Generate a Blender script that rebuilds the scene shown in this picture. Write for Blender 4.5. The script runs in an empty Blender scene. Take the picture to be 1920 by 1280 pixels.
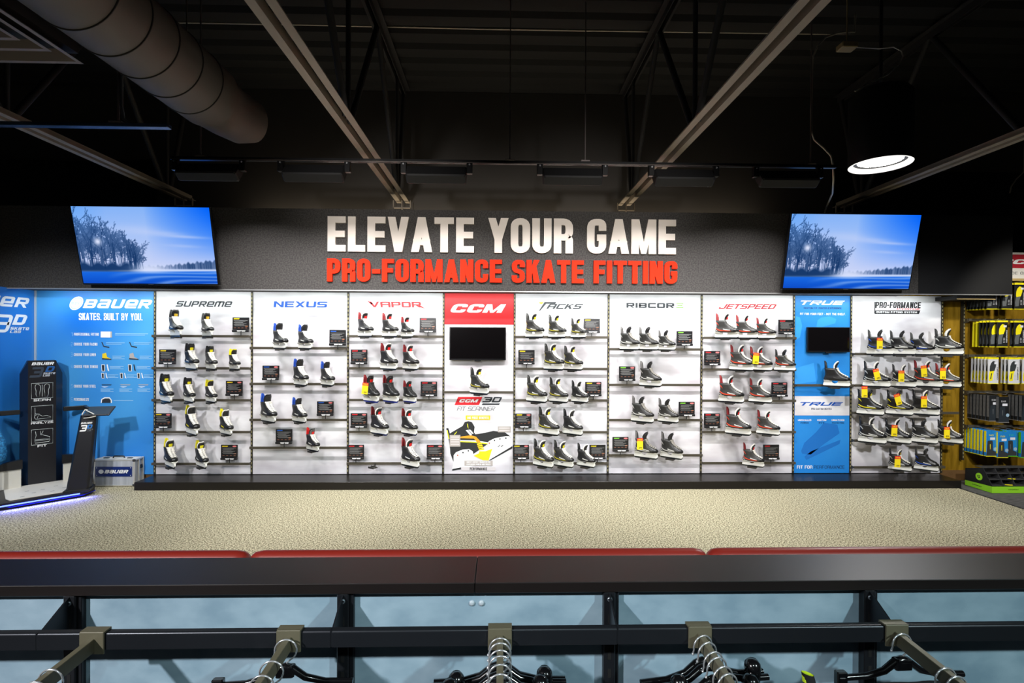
import bpy, math, random
import numpy as np
from mathutils import Vector, Matrix
random.seed(7)
SC = bpy.context.scene
COL = SC.collection
PI = math.pi

# ---------------------------------------------------------------- camera
FPX, CX, CY = 960.0, 960.0, 640.0
HC = 1.84                       # camera height above the carpet
YAW, ROLL, PITCH = 0.024, 0.0045, 4.0 / 960.0
_f = Vector((math.sin(YAW) * math.cos(PITCH), math.cos(YAW) * math.cos(PITCH), -math.sin(PITCH))).normalized()
_r0 = Vector((math.cos(YAW), -math.sin(YAW), 0.0))
_u0 = _r0.cross(_f)
_r = _r0 * math.cos(ROLL) + _u0 * math.sin(ROLL)
_u = _r.cross(_f)
CAM0 = Vector((0.0, 0.0, HC))
camd = bpy.data.cameras.new('camera')
camd.sensor_fit = 'HORIZONTAL'; camd.sensor_width = 36.0; camd.lens = 36.0 * FPX / 1920.0
camd.clip_start = 0.05; camd.clip_end = 60
cam = bpy.data.objects.new('camera', camd); COL.objects.link(cam)
cam.matrix_world = Matrix(((_r.x, _u.x, -_f.x, CAM0.x), (_r.y, _u.y, -_f.y, CAM0.y), (_r.z, _u.z, -_f.z, CAM0.z), (0, 0, 0, 1)))
SC.camera = cam


def ray(x, y):
    return _f + _r * ((x - CX) / FPX) + _u * ((CY - y) / FPX)


def P(x, y, Y):
    d = ray(x, y); return CAM0 + d * (Y / d.y)


def PX(x, y, X):
    d = ray(x, y); return CAM0 + d * (X / d.x)


def PZ(x, y, z):
    d = ray(x, y); return CAM0 + d * ((z - HC) / d.z)


# ---------------------------------------------------------------- world, view, large lights
w = bpy.data.worlds.new('shop_ambient'); SC.world = w; w.use_nodes = True
w.node_tree.nodes['Background'].inputs[0].default_value = (0.75, 0.88, 1.0, 1)
w.node_tree.nodes['Background'].inputs[1].default_value = 0.012
SC.view_settings.view_transform = 'Standard'
SC.view_settings.look = 'None'
SC.view_settings.exposure = 0.0
SC.view_settings.gamma = 1.0
SC.view_settings.use_curve_mapping = False
SC.cycles.use_denoising = True
SC.cycles.max_bounces = 6
SC.cycles.sample_clamp_indirect = 4.0

WALL = 6.62        # front face of the display panels
HEADY = 6.25       # front face of the header sign
TRACKY = 5.02


def area(name, loc, target, sx, sy, power, color, spread=PI):
    d = bpy.data.lights.new(name, 'AREA'); d.shape = 'RECTANGLE'; d.size = sx; d.size_y = sy
    d.energy = power; d.color = color; d.spread = spread
    o = bpy.data.objects.new(name, d); COL.objects.link(o); o.location = loc
    o.rotation_euler = (Vector(target) - Vector(loc)).to_track_quat('-Z', 'Y').to_euler()
    return o


def spot(name, loc, target, power, color, cone, blend=0.6, radius=0.2):
    d = bpy.data.lights.new(name, 'SPOT'); d.energy = power; d.color = color
    d.spot_size = cone; d.spot_blend = blend; d.shadow_soft_size = radius
    o = bpy.data.objects.new(name, d); COL.objects.link(o); o.location = loc
    o.rotation_euler = (Vector(target) - Vector(loc)).to_track_quat('-Z', 'Y').to_euler()
    return o


# led strip tucked under the header sign, washing the panels
area('header_led', (-0.05, 6.34, 2.415), (-0.05, 6.62, 1.5), 11.2, 0.04, 62, (0.93, 1.0, 0.98))
# warm strip hidden on top of the header, washing the painted wall behind it
area('header_uplight', (0.1, 6.70, 3.30), (0.1, 6.90, 3.9), 6.6, 0.04, 16, (1.0, 0.84, 0.62))
spot('insole_bay_fill', (6.3, 4.3, 3.7), (6.9, 6.6, 1.2), 270, (1.0, .96, .86), 1.1, .6, .1)  # extra spot added out of view to brighten the insole packs
# shop pendants that hang behind and above the camera
for lx, ly, pw in ((-3.6, 2.35, 300), (3.6, 2.35, 160), (0, 2.3, 10), (-3.7, -1.8, 1450), (0.3, -1.7, 150), (3.7, -1.8, 800)):
    spot('shop_pendant_lamp', (lx, ly, 3.75), (lx * 1.05, ly + 2.3, 0) if ly > 1 else (lx * .4, 1.8, 0.8), pw, (1.0, 0.97, 0.92) if ly > 1 else ((1.0, .98, 1.0) if lx < 0 else (.80, .97, .98)), 1.5 if ly > 1 else .85, 0.7 if ly > 1 else .5, 0.09)

# unseen fill spots added to brighten the wall panels and the sign
for lx, pw in ((-4.4, 640), (-1.5, 300), (1.5, 300), (4.4, 640)):
    spot('wall_fill', (lx, 1.4, 3.35), (lx * 1.22, 6.6, .7), pw, (.95, .97, 1.0), .80, .7, .12)
for lx in (-1.5, 1.5):
    spot('sign_fill', (lx, 1.2, 3.05), (lx * .75, 6.25, 2.98), 430, (1.0, .95, .90), .66, 1.0, .10)


# ---------------------------------------------------------------- materials
MATS = {}


def lin(c):
    return tuple((v / 12.92 if v <= 0.04045 else ((v + 0.055) / 1.055) ** 2.4) for v in c)


def mat(name, rgb, rough=0.5, metal=0.0, emit=None, estr=0.0, var=0.0, scale=20.0, bump=0.0, spec=None, coat=0.0):
    """rgb is an sRGB 0-255 triple; var adds a procedural mottling of the surface colour."""
    if name in MATS: return MATS[name]
    m = bpy.data.materials.new(name); m.use_nodes = True; nt = m.node_tree
    b = nt.nodes['Principled BSDF']; c = lin([v / 255.0 for v in rgb])
    b.inputs['Base Color'].default_value = (*c, 1); b.inputs['Roughness'].default_value = rough
    b.inputs['Metallic'].default_value = metal
    if spec is not None: b.inputs['Specular IOR Level'].default_value = spec
    if coat: b.inputs['Coat Weight'].default_value = coat
    if emit is not None:
        b.inputs['Emission Color'].default_value = (*lin([v / 255.0 for v in emit]), 1)
        b.inputs['Emission Strength'].default_value = estr
    if var or bump:
        tc = nt.nodes.new('ShaderNodeTexCoord'); n = nt.nodes.new('ShaderNodeTexNoise')
        n.inputs['Scale'].default_value = scale; n.inputs['Detail'].default_value = 4
        nt.links.new(tc.outputs['Object'], n.inputs['Vector'])
        if var:
            r = nt.nodes.new('ShaderNodeValToRGB')
            r.color_ramp.elements[0].position = 0.3; r.color_ramp.elements[1].position = 0.7
            r.color_ramp.elements[0].color = (*[v * (1 - var) for v in c], 1)
            r.color_ramp.elements[1].color = (*[min(1, v * (1 + var)) for v in c], 1)
            nt.links.new(n.outputs['Fac'], r.inputs['Fac']); nt.links.new(r.outputs['Color'], b.inputs['Base Color'])
        if bump:
            bp = nt.nodes.new('ShaderNodeBump'); bp.inputs['Strength'].default_value = bump; bp.inputs['Distance'].default_value = 0.004
            nt.links.new(n.outputs['Fac'], bp.inputs['Height']); nt.links.new(bp.outputs['Normal'], b.inputs['Normal'])
    MATS[name] = m
    return m


def mat2(name, a, b2, scale, rough=0.5, stretch=(1, 1, 1), lo=0.35, hi=0.65, detail=5, bump=0.0, coords='Object', spec=None):
    """two-colour procedural noise surface"""
    if name in MATS: return MATS[name]
    m = bpy.data.materials.new(name); m.use_nodes = True; nt = m.node_tree
    b = nt.nodes['Principled BSDF']; b.inputs['Roughness'].default_value = rough
    if spec is not None: b.inputs['Specular IOR Level'].default_value = spec
    tc = nt.nodes.new('ShaderNodeTexCoord'); mp = nt.nodes.new('ShaderNodeMapping'); mp.inputs['Scale'].default_value = stretch
    n = nt.nodes.new('ShaderNodeTexNoise'); n.inputs['Scale'].default_value = scale; n.inputs['Detail'].default_value = detail
    r = nt.nodes.new('ShaderNodeValToRGB')
    r.color_ramp.elements[0].position = lo; r.color_ramp.elements[1].position = hi
    r.color_ramp.elements[0].color = (*lin([v / 255 for v in a]), 1); r.color_ramp.elements[1].color = (*lin([v / 255 for v in b2]), 1)
    nt.links.new(tc.outputs[coords], mp.inputs['Vector']); nt.links.new(mp.outputs['Vector'], n.inputs['Vector'])
    nt.links.new(n.outputs['Fac'], r.inputs['Fac']); nt.links.new(r.outputs['Color'], b.inputs['Base Color'])
    if bump:
        bp = nt.nodes.new('ShaderNodeBump'); bp.inputs['Strength'].default_value = bump; bp.inputs['Distance'].default_value = 0.006
        nt.links.new(n.outputs['Fac'], bp.inputs['Height']); nt.links.new(bp.outputs['Normal'], b.inputs['Normal'])
    MATS[name] = m
    return m


def glow(name, rgb, strength):
    if name in MATS: return MATS[name]
    m = bpy.data.materials.new(name); m.use_nodes = True; nt = m.node_tree; nt.nodes.clear()
    e = nt.nodes.new('ShaderNodeEmission'); o = nt.nodes.new('ShaderNodeOutputMaterial')
    e.inputs[0].default_value = (*lin([v / 255 for v in rgb]), 1); e.inputs[1].default_value = strength
    nt.links.new(e.outputs[0], o.inputs[0]); MATS[name] = m
    return m


M_BLACK = mat('black_plastic', (24, 24, 26), 0.4)
M_DARK = mat('matt_black', (16, 16, 18), 0.7)
M_OLIVE = mat('olive_steel', (86, 82, 70), 0.45, 0.3)
M_WHITE = mat('white_print', (245, 245, 245), 0.5)
M_RED = mat('red_print', (214, 24, 36), 0.5)
M_CHROME = mat('chrome', (225, 228, 232), 0.2, 0.75)


# ---------------------------------------------------------------- mesh builder
class MB:
    def __init__(s): s.v = []; s.f = []; s.m = []; s.sm = []

    def add(s, vs, fs, mi=0, smooth=False):
        k = len(s.v); s.v += [tuple(v) for v in vs]
        for f in fs:
            s.f.append([i + k for i in f]); s.m.append(mi); s.sm.append(smooth)

    def box(s, lo, hi, mi=0, M=None):
        x0, y0, z0 = lo; x1, y1, z1 = hi
        vs = [Vector(p) for p in ((x0, y0, z0), (x1, y0, z0), (x1, y1, z0), (x0, y1, z0), (x0, y0, z1), (x1, y0, z1), (x1, y1, z1), (x0, y1, z1))]
        if M is not None: vs = [M @ v for v in vs]
        s.add(vs, [(3, 2, 1, 0), (4, 5, 6, 7), (0, 1, 5, 4), (1, 2, 6, 5), (2, 3, 7, 6), (3, 0, 4, 7)], mi)
        return s

    def cbox(s, lo, hi, c=0.004, mi=0, M=None):
        """box with its edges cut back by c"""
        (x0, y0, z0), (x1, y1, z1) = lo, hi
        rings = []
        for z, k in ((z0, c), (z0 + c, 0), (z1 - c, 0), (z1, c)):
            q = c
            a = [(x0 + k + q, y0 + k), (x1 - k - q, y0 + k), (x1 - k, y0 + k + q), (x1 - k, y1 - k - q), (x1 - k - q, y1 - k), (x0 + k + q, y1 - k), (x0 + k, y1 - k - q), (x0 + k, y0 + k + q)]
            rings.append([Vector((p[0], p[1], z)) for p in a])
        vs = [v for r in rings for v in r]
        if M is not None: vs = [M @ v for v in vs]
        fs = [tuple(range(7, -1, -1)), tuple(range(24, 32))]
        for i in range(3):
            for j in range(8):
                fs.append((i * 8 + j, i * 8 + (j + 1) % 8, (i + 1) * 8 + (j + 1) % 8, (i + 1) * 8 + j))
        s.add(vs, fs, mi)
        return s

    def prism(s, pts, O, a, b, n, depth, mi=0):
        """2D outline pts laid on the plane O + x*a + y*b, given thickness depth along n (front at O+n*depth)"""
        O, a, b, n = Vector(O), Vector(a), Vector(b), Vector(n)
        k = len(pts)
        ar = sum(pts[i][0] * pts[(i + 1) % k][1] - pts[(i + 1) % k][0] * pts[i][1] for i in range(k))
        if (ar < 0) != (a.cross(b).dot(n) < 0): pts = pts[::-1]
        fr = [O + a * p[0] + b * p[1] + n * depth for p in pts]
        if depth <= 0.0:
            s.add(fr, [tuple(range(k))], mi); return s
        bk = [O + a * p[0] + b * p[1] for p in pts]
        s.add(fr + bk, [tuple(range(k)), tuple(range(2 * k - 1, k - 1, -1))] + [(i, i + k, (i + 1) % k + k, (i + 1) % k) for i in range(k)], mi)
        return s

    def tube(s, path, r, n=8, mi=0, cap=True, closed=False):
        path = [Vector(p) for p in path]; k = len(path)
        rr = r if isinstance(r, (list, tuple)) else [r] * k
        vs = []; up = None
        for i, p in enumerate(path):
            if closed: t = path[(i + 1) % k] - path[i - 1]
            else: t = path[min(i + 1, k - 1)] - path[max(i - 1, 0)]
            t.normalize()
            if up is None:
                up = Vector((0, 0, 1)) if abs(t.z) < 0.9 else Vector((1, 0, 0))
            sd = t.cross(up)
            if sd.length < 1e-5: sd = t.cross(Vector((0.3, 1, 0.2)))
            sd.normalize(); up = sd.cross(t).normalized()
            vs += [p + (sd * math.cos(2 * PI * j / n) + up * math.sin(2 * PI * j / n)) * rr[i] for j in range(n)]
        fs = []
        for i in range(k if closed else k - 1):
            i2 = (i + 1) % k
            fs += [(i * n + j, i2 * n + j, i2 * n + (j + 1) % n, i * n + (j + 1) % n) for j in range(n)]
        s.add(vs, fs, mi, True)
        if cap and not closed:
            s.add(vs[:n], [tuple(range(n))], mi); s.add(vs[-n:], [tuple(range(n - 1, -1, -1))], mi)
        return s

    def lathe(s, prof, n=24, mi=0, M=None, smooth=True):
        vs = []
        for r, z in prof:
            vs += [Vector((r * math.cos(2 * PI * j / n), r * math.sin(2 * PI * j / n), z)) for j in range(n)]
        if M is not None: vs = [M @ v for v in vs]
        fs = []
        for i in range(len(prof) - 1):
            fs += [(i * n + j, i * n + (j + 1) % n, (i + 1) * n + (j + 1) % n, (i + 1) * n + j) for j in range(n)]
        s.add(vs, fs, mi, smooth)
        return s

    def grid(s, rows, mi=0, smooth=True, wrap=False):
        n = len(rows[0]); vs = [v for r in rows for v in r]; fs = []
        for i in range(len(rows) - 1):
            for j in range(n if wrap else n - 1):
                fs.append((i * n + j, i * n + (j + 1) % n, (i + 1) * n + (j + 1) % n, (i + 1) * n + j))
        s.add(vs, fs, mi, smooth)
        return s

    def mesh(s, name):
        me = bpy.data.meshes.new(name); me.from_pydata(s.v, [], s.f)
        me.polygons.foreach_set('material_index', s.m); me.polygons.foreach_set('use_smooth', s.sm)
        me.update()
        return me

    def build(s, name, mats, parent=None, loc=None, rz=0.0):
        o = bpy.data.objects.new(name, s.mesh(name))
        for m in (mats if isinstance(mats, (list, tuple)) else [mats]): o.data.materials.append(m)
        COL.objects.link(o)
        if parent is not None: o.parent = parent
        if loc is not None: o.location = loc
        o.rotation_euler.z = rz
        return o


def tag(o, label, cat, group=None):
    o['label'] = label; o['category'] = cat
    if group: o['group'] = group
    return o


def thing(name, label, cat, loc=(0, 0, 0), rz=0.0, group=None):
    o = bpy.data.objects.new(name, None); o.empty_display_size = 0.05
    COL.objects.link(o); o.location = loc; o.rotation_euler.z = rz
    return tag(o, label, cat, group)


def struct(o):
    o['kind'] = 'structure'; return o


def copy_tree(o, parent=None):
    c = o.copy(); COL.objects.link(c)
    if parent is not None: c.parent = parent
    for ch in list(o.children): copy_tree(ch, c)
    return c


# ---------------------------------------------------------------- stroke lettering
class Glyphs:
    def __init__(s, w=0.55, sv=0.17, sh=0.15, r=0.2, square=False):
        s.w, s.sv, s.sh, s.r, s.square = w, sv, sh, r, square

    def stroke(s, pts, closed=False):
        P_ = []
        k = len(pts)
        for i, p in enumerate(pts):
            if len(p) == 3 and p[2] > 0 and (closed or 0 < i < k - 1):
                a = Vector(pts[i - 1][:2]); b = Vector(p[:2]); c = Vector(pts[(i + 1) % k][:2])
                r = min(p[2], (a - b).length * 0.5, (c - b).length * 0.5)
                p0 = b + (a - b).normalized() * r; p1 = b + (c - b).normalized() * r
                for q in range(6):
                    t = q / 5; e = p0 * (1 - t) ** 2 + b * 2 * t * (1 - t) + p1 * t * t
                    P_.append(e)
            else: P_.append(Vector(p[:2]))
        Q_ = []
        for p in P_:
            if not Q_ or (p - Q_[-1]).length > 1e-3: Q_.append(p)
        if closed and (Q_[0] - Q_[-1]).length < 1e-3: Q_.pop()
        P_ = Q_; n = len(P_); L_, R_ = [], []
        for i in range(n):
            if closed: d1 = P_[i] - P_[i - 1]; d2 = P_[(i + 1) % n] - P_[i]
            else:
                d1 = P_[i] - P_[i - 1] if i else P_[1] - P_[0]
                d2 = P_[i + 1] - P_[i] if i < n - 1 else P_[i] - P_[i - 1]
            d1 = d1.normalized(); d2 = d2.normalized()
            n1 = Vector((-d1.y, d1.x)); n2 = Vector((-d2.y, d2.x)); m = n1 + n2
            m = m / max(0.35, m.dot(n1)) if m.length > 1e-4 else n1
            o = Vector((m.x * s.sv / 2, m.y * s.sh / 2))
            L_.append(P_[i] + o); R_.append(P_[i] - o)
        out = []
        for i in range(n if closed else n - 1):
            j = (i + 1) % n
            out.append([tuple(L_[i]), tuple(L_[j]), tuple(R_[j]), tuple(R_[i])])
        return out

    def glyph(s, c):
        w, sv, sh, r = s.w, s.sv, s.sh, s.r
        wide = {'M': 1.3, 'm': 1.35, 'W': 1.4, 'I': 0, 'L': .88, 'F': .9, 'E': .92, '1': .5, '-': .62, 'A': 1.08, 'V': 1.08, 'Y': 1.05}
        w = max(sv, w * wide.get(c, 1.0)) if c not in 'I.,!:' else sv
        if c == ' ': return w * 0.5, []
        L, R, T, B, M = sv / 2, w - sv / 2, 1 - sh / 2, sh / 2, 0.5
        S = s.stroke
        rect = lambda x0, y0, x1, y1: [[(x0, y0), (x1, y0), (x1, y1), (x0, y1)]]
        stem = lambda x=0, y0=0, y1=1: rect(x, y0, x + sv, y1)
        if c == 'A':
            if s.square: g = S([(L, 0), (L, T, r), (R, T, r), (R, 0)]) + rect(L, .34, R, .34 + sh)
            else:
                a = sv * 1.0; yi = (w / 2 - sv) / max(1e-3, (w - a) / 2); yi = min(.95, yi); q = (w - a) / 2
                g = [[(0, 0), (q, 1), (w / 2, 1), (w / 2, yi), (sv, 0)], [(w, 0), (w - q, 1), (w / 2, 1), (w / 2, yi), (w - sv, 0)]]
                g += rect(q * .3, .2, w - q * .3, .2 + sh * .9)
        elif c == 'a': g = S([(0.06, T), (R, T, r), (R, 0)]) + S([(R, B), (L, B, r), (L, .52, r), (R, .52)])
        elif c == 'e': g = S([(w, B), (L, B, r), (L, T, r), (R, T, r), (R, .44), (L, .44)])
        elif c == 'B': g = stem() + S([(0, T), (R, T, r), (R, M, r), (0, M)]) + S([(0, M), (R, M, r), (R, B, r), (0, B)])
        elif c == 'C': g = S([(w, T), (L, T, r), (L, B, r), (w, B)]) if s.square else S([(R, .63), (R, T, r), (L, T, r), (L, B, r), (R, B, r), (R, .37)])
        elif c == 'D': g = stem() + S([(0, T), (R, T, r), (R, B, r), (0, B)])
        elif c == 'E': g = stem() + rect(0, 1 - sh, w, 1) + rect(0, M - sh / 2, w * .95, M + sh / 2) + rect(0, 0, w, sh)
        elif c == 'Z' and False: g = []
        elif c == 'F': g = stem() + rect(0, 1 - sh, w, 1) + rect(0, M - sh / 2, w * .92, M + sh / 2)
        elif c == 'G': g = S([(R, .66), (R, T, r), (L, T, r), (L, B, r), (R, B, r), (R, .46), (w * .52, .46)])
        elif c == 'H': g = stem() + stem(w - sv) + rect(0, M - sh / 2, w, M + sh / 2)
        elif c in 'I!': g = stem()
        elif c == 'J': g = S([(R, 1), (R, B, r), (L, B, r), (L, .3)])
        elif c == 'K': g = stem() + [[(sv * .9, .32), (w, 1), (w - sv * 1.15, 1), (sv * .9, .60)], [(sv * 1.1, .55), (sv * 1.9, .72), (w, 0), (w - sv * 1.15, 0)]]
        elif c == 'L': g = stem() + rect(0, 0, w, sh)
        elif c in 'Mm':
            if c == 'm': g = S([(L, 0), (L, T, r), (R, T, r), (R, 0)]) + stem(w / 2 - sv / 2)
            else: g = stem(0) + stem(w - sv) + [[(sv * .2, 1), (sv * 1.05, 1), (w / 2 + sv * .32, 0), (w / 2 - sv * .32, 0)], [(w - sv * .2, 1), (w - sv * 1.05, 1), (w / 2 - sv * .32, 0), (w / 2 + sv * .32, 0)]]
        elif c == 'N': g = stem() + stem(w - sv) + [[(0, 1), (sv, 1), (w, 0), (w - sv, 0)]]
        elif c in 'O0': g = S([(L, B, r), (R, B, r), (R, T, r), (L, T, r)], True)
        elif c == 'P': g = stem() + S([(0, T), (R, T, r), (R, .43, r), (0, .43)])
        elif c == 'R': g = stem() + S([(0, T), (R, T, r), (R, .46, r), (0, .46)]) + ([[(w * .35, .46), (w * .35 + sv, .46), (w, 0), (w - sv, 0)]] if s.square else S([(w * .4, .46), (R, .46, r), (R, 0)]))
        elif c == 'S': g = S([(w, T), (L, T, r), (L, M, r), (R, M, r), (R, B, r), (0, B)]) if s.square else S([(R, .68), (R, T, r), (L, T, r), (L, M + .02, r), (R, M - .02, r), (R, B, r), (L, B, r), (L, .32)])
        elif c == 'T': g = stem(w / 2 - sv / 2) + rect(0, 1 - sh, w, 1)
        elif c == 'U': g = S([(L, 1), (L, B, r), (R, B, r), (R, 1)])
        elif c == 'V':
            a = sv; q = (w - a) / 2; yi = 1 - min(.95, (w / 2 - sv) / max(1e-3, q))
            g = [[(0, 1), (q, 0), (w / 2, 0), (w / 2, yi), (sv, 1)], [(w, 1), (w - q, 0), (w / 2, 0), (w / 2, yi), (w - sv, 1)]]
        elif c == 'W':
            h = w / 2; g = []
            for x0 in (0, h): g += [[(x0, 1), (x0 + sv, 1), (x0 + h / 2 + sv / 2, 0), (x0 + h / 2 - sv / 2, 0)], [(x0 + h, 1), (x0 + h - sv, 1), (x0 + h / 2 - sv / 2, 0), (x0 + h / 2 + sv / 2, 0)]]
        elif c == 'X': g = [[(0, 1), (sv * 1.15, 1), (w, 0), (w - sv * 1.15, 0)], [(w, 1), (w - sv * 1.15, 1), (0, 0), (sv * 1.15, 0)]]
        elif c == 'Y': g = stem(w / 2 - sv / 2, 0, .5) + [[(0, 1), (sv, 1), (w / 2 + sv / 2, .38), (w / 2 - sv / 2, .38)], [(w, 1), (w - sv, 1), (w / 2 - sv / 2, .38), (w / 2 + sv / 2, .38)]]
        elif c == 'Z': g = rect(0, 1 - sh, w, 1) + rect(0, 0, w, sh) + [[(0, sh), (sv, sh), (w, 1 - sh), (w - sv, 1 - sh)]]
        elif c == '1': g = stem(w - sv) + rect(0, .8, w, .8 + sh)
        elif c == '2': g = S([(L, .68), (L, T, r), (R, T, r), (R, M, r), (L, .4, 0), (L, B), (w, B)])
        elif c == '3': g = S([(0, T), (R, T, r), (R, B, r), (0, B)]) + rect(w * .25, M - sh / 2, w - sv / 2, M + sh / 2)
        elif c == '4': g = S([(L, 1), (L, .34), (w, .34)]) + stem(w * .62)
        elif c == '5': g = S([(w, T), (L, T), (L, .56), (R, .56, r), (R, B, r), (0, B)])
        elif c == '6': g = S([(w, T), (L, T, r), (L, B, r), (R, B, r), (R, .5, r), (L, .5)])
        elif c == '7': g = rect(0, 1 - sh, w, 1) + [[(w * .3, 0), (w * .3 + sv, 0), (w, 1 - sh), (w - sv, 1 - sh)]]
        elif c == '8': g = S([(L, B, r), (R, B, r), (R, T, r), (L, T, r)], True) + rect(L, M - sh / 2, R, M + sh / 2)
        elif c == '9': g = S([(R, .5), (L, .5, r), (L, T, r), (R, T, r), (R, B, r), (0, B)])
        elif c in '.,': g = rect(0, 0, sv, sh * 1.1)
        elif c == '-': g = rect(0, .36, w, .36 + sh)
        elif c == ':': g = rect(0, .2, sv, .2 + sh) + rect(0, .7, sv, .7 + sh)
        elif c == '$': g = s.glyph('S')[1] + rect(w / 2 - sv / 4, -.1, w / 2 + sv / 4, 1.1)
        else: g = rect(0, 0, w, 1)
        return w, g

    def layout(s, text, gap=0.09, slant=0.0):
        x = 0; polys = []
        for c in text:
            w, g = s.glyph(c)
            polys += [[(x + p[0] + slant * p[1], p[1]) for p in q] for q in g]
            x += w + gap
        xs = [p[0] for q in polys for p in q]
        x0, x1 = min(xs), max(xs)
        return [[((p[0] - x0) / (x1 - x0), p[1]) for p in q] for q in polys]


G_HEAVY = Glyphs(0.58, 0.228, 0.185, 0.19)
G_COND = Glyphs(0.40, 0.14, 0.14, 0.12)
G_SANS = Glyphs(0.58, 0.15, 0.14, 0.2)
G_WIDE = Glyphs(1.35, 0.34, 0.22, 0.12, True)
G_TECH = Glyphs(1.05, 0.22, 0.19, 0.10, True)
G_THIN = Glyphs(0.8, 0.09, 0.085, 0.16)
G_SLAB = Glyphs(1.15, 0.36, 0.24, 0.2)


def letters(mb, text, G, O, a, b, n, W, H, gap=0.09, slant=0.0, depth=0.0, mi=0):
    """text filling W x H from lower-left corner O along a and b"""
    for i, q in enumerate(G.layout(text, gap, slant)):
        mb.prism([(p[0] * W, p[1] * H) for p in q], Vector(O) + Vector(n) * ((i % 7) * .00025), a, b, n, depth, mi)
    return mb


FX, FZ, FN = Vector((1, 0, 0)), Vector((0, 0, 1)), Vector((0, -1, 0))


def letters_px(mb, text, G, x0, x1, y0, y1, Y, gap=0.09, slant=0.0, depth=0.0, mi=0, off=0.0, org=Vector((0, 0, 0))):
    """lettering on a wall plane facing the room, its lower-left and upper-right corners read off the photograph"""
    yc = (P((x0 + x1) / 2, y1, Y).z, P((x0 + x1) / 2, y0, Y).z)
    A = P(x0, (y0 + y1) / 2, Y); B = P(x1, (y0 + y1) / 2, Y)
    return letters(mb, text, G, Vector((A.x, Y - off, yc[0])) - org, FX, FZ, FN, B.x - A.x, yc[1] - yc[0], gap, slant, depth, mi)


def rect_px(mb, x0, x1, y0, y1, Y, off=0.0, depth=0.0, mi=0, org=Vector((0, 0, 0))):
    xm, ym = (x0 + x1) / 2, (y0 + y1) / 2
    X0, X1, Z0, Z1 = P(x0, ym, Y).x, P(x1, ym, Y).x, P(xm, y1, Y).z, P(xm, y0, Y).z
    return mb.prism([(X0, Z0), (X1, Z0), (X1, Z1), (X0, Z1)], Vector((0, Y - off, 0)) - org, FX, FZ, FN, depth, mi)


def poly_px(mb, pts, Y, off=0.0, depth=0.0, mi=0, org=Vector((0, 0, 0))):
    q = [P(x, y, Y) for x, y in pts]
    return mb.prism([(p.x, p.z) for p in q], Vector((0, Y - off, 0)) - org, FX, FZ, FN, depth, mi)

# ================================================================ the room
DECKZ = 5.15
BACKY = 6.66
m_carpet = mat2('beige_carpet', (94, 88, 68), (206, 198, 168), 80, 0.95, (1, 1, 1), 0.40, 0.60, 3, 0.3, spec=0.1)
m_plank = mat2('grey_plank_carpet', (42, 42, 44), (104, 102, 100), 9, 0.95, (1.2, 22, 1), 0.3, 0.7, 4, spec=0.1)
m_lower = mat2('dark_floor_tile', (38, 38, 40), (60, 60, 62), 12, 0.8)
m_deck = mat('black_deck', (9, 9, 11), 0.75)
m_paint = mat('charcoal_paint', (52, 49, 46), 0.8, var=0.06, scale=3)
m_blackwall = mat('black_wall_paint', (13, 13, 16), 0.7)
m_ply = mat2('oiled_plywood', (104, 78, 10), (152, 118, 32), 3.2, 0.5, (5.5, 1, .9), 0.3, 0.7, 6, spec=.12)
EDGE_X = PZ(1803, 917, 0).x     # where the beige carpet stops on the right

mb = MB(); mb.box((-7.2, 1.9, -0.06), (EDGE_X, 6.9, 0.0)); struct(mb.build('floor', m_carpet))
mb = MB(); mb.box((EDGE_X + 0.02, 1.9, -0.06), (8.4, 6.9, -0.004)); struct(mb.build('floor', m_plank))
mb = MB(); mb.box((EDGE_X, 1.9, -0.06), (EDGE_X + 0.02, 6.27, 0.004)); struct(mb.build('trim_1', m_blackwall))
mb = MB(); mb.box((-7.2, -2.5, -0.06), (8.4, 1.9, -0.004)); struct(mb.build('floor', m_lower))
# back wall: plywood up to the header, painted wall above, black at the two ends
HEAD0 = P(960, 545.5, HEADY).z; HEAD1 = P(960, 395, HEADY).z
HEADX = P(1898, 480, HEADY).x
mb = MB(); mb.box((-6.0, BACKY, 0), (8.4, BACKY + 0.1, HEAD0 + 0.4)); struct(mb.build('wall_back', m_ply))
ZS = P(960, 306.5, 6.9).z
mb = MB(); mb.box((-4.55, 6.9, HEAD0 + 0.4), (4.55, 7.0, ZS)); mb.box((-7.4, 6.9, ZS), (8.4, 7.0, DECKZ)); struct(mb.build('wall_upper', m_paint))
mb = MB(); mb.box((-7.4, 7.35, HEAD0 + 0.4), (8.4, 7.4, ZS + 0.2)); mb.box((-7.4, 6.9, HEAD0 + 0.35), (8.4, 7.4, HEAD0 + 0.4)); struct(mb.build('wall_recess', m_blackwall))
SIDEX = -0.8873 * WALL
mb = MB(); mb.box((SIDEX - 0.12, 4.6, 0), (SIDEX - 0.02, BACKY, HEAD0 - 0.02)); struct(mb.build('wall_left', m_ply))
mb = MB(); mb.box((8.3, 3.5, 0), (8.4, 7.0, DECKZ)); struct(mb.build('wall_right', m_blackwall))
# corrugated roof deck
mb = MB(); rows = []; y = -2.5
while y < 7.4:
    for dy, dz in ((0, 0), (0.09, 0), (0.13, 0.05), (0.25, 0.05), (0.29, 0)):
        rows.append([Vector((-8.5, y + dy, DECKZ + dz)), Vector((9.0, y + dy, DECKZ + dz))])
    y += 0.30
mb.grid(rows, 0, False); mb.box((-8.5, -2.5, DECKZ + 0.08), (9.0, 7.5, DECKZ + 0.15)); struct(mb.build('ceiling', m_deck))
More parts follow.
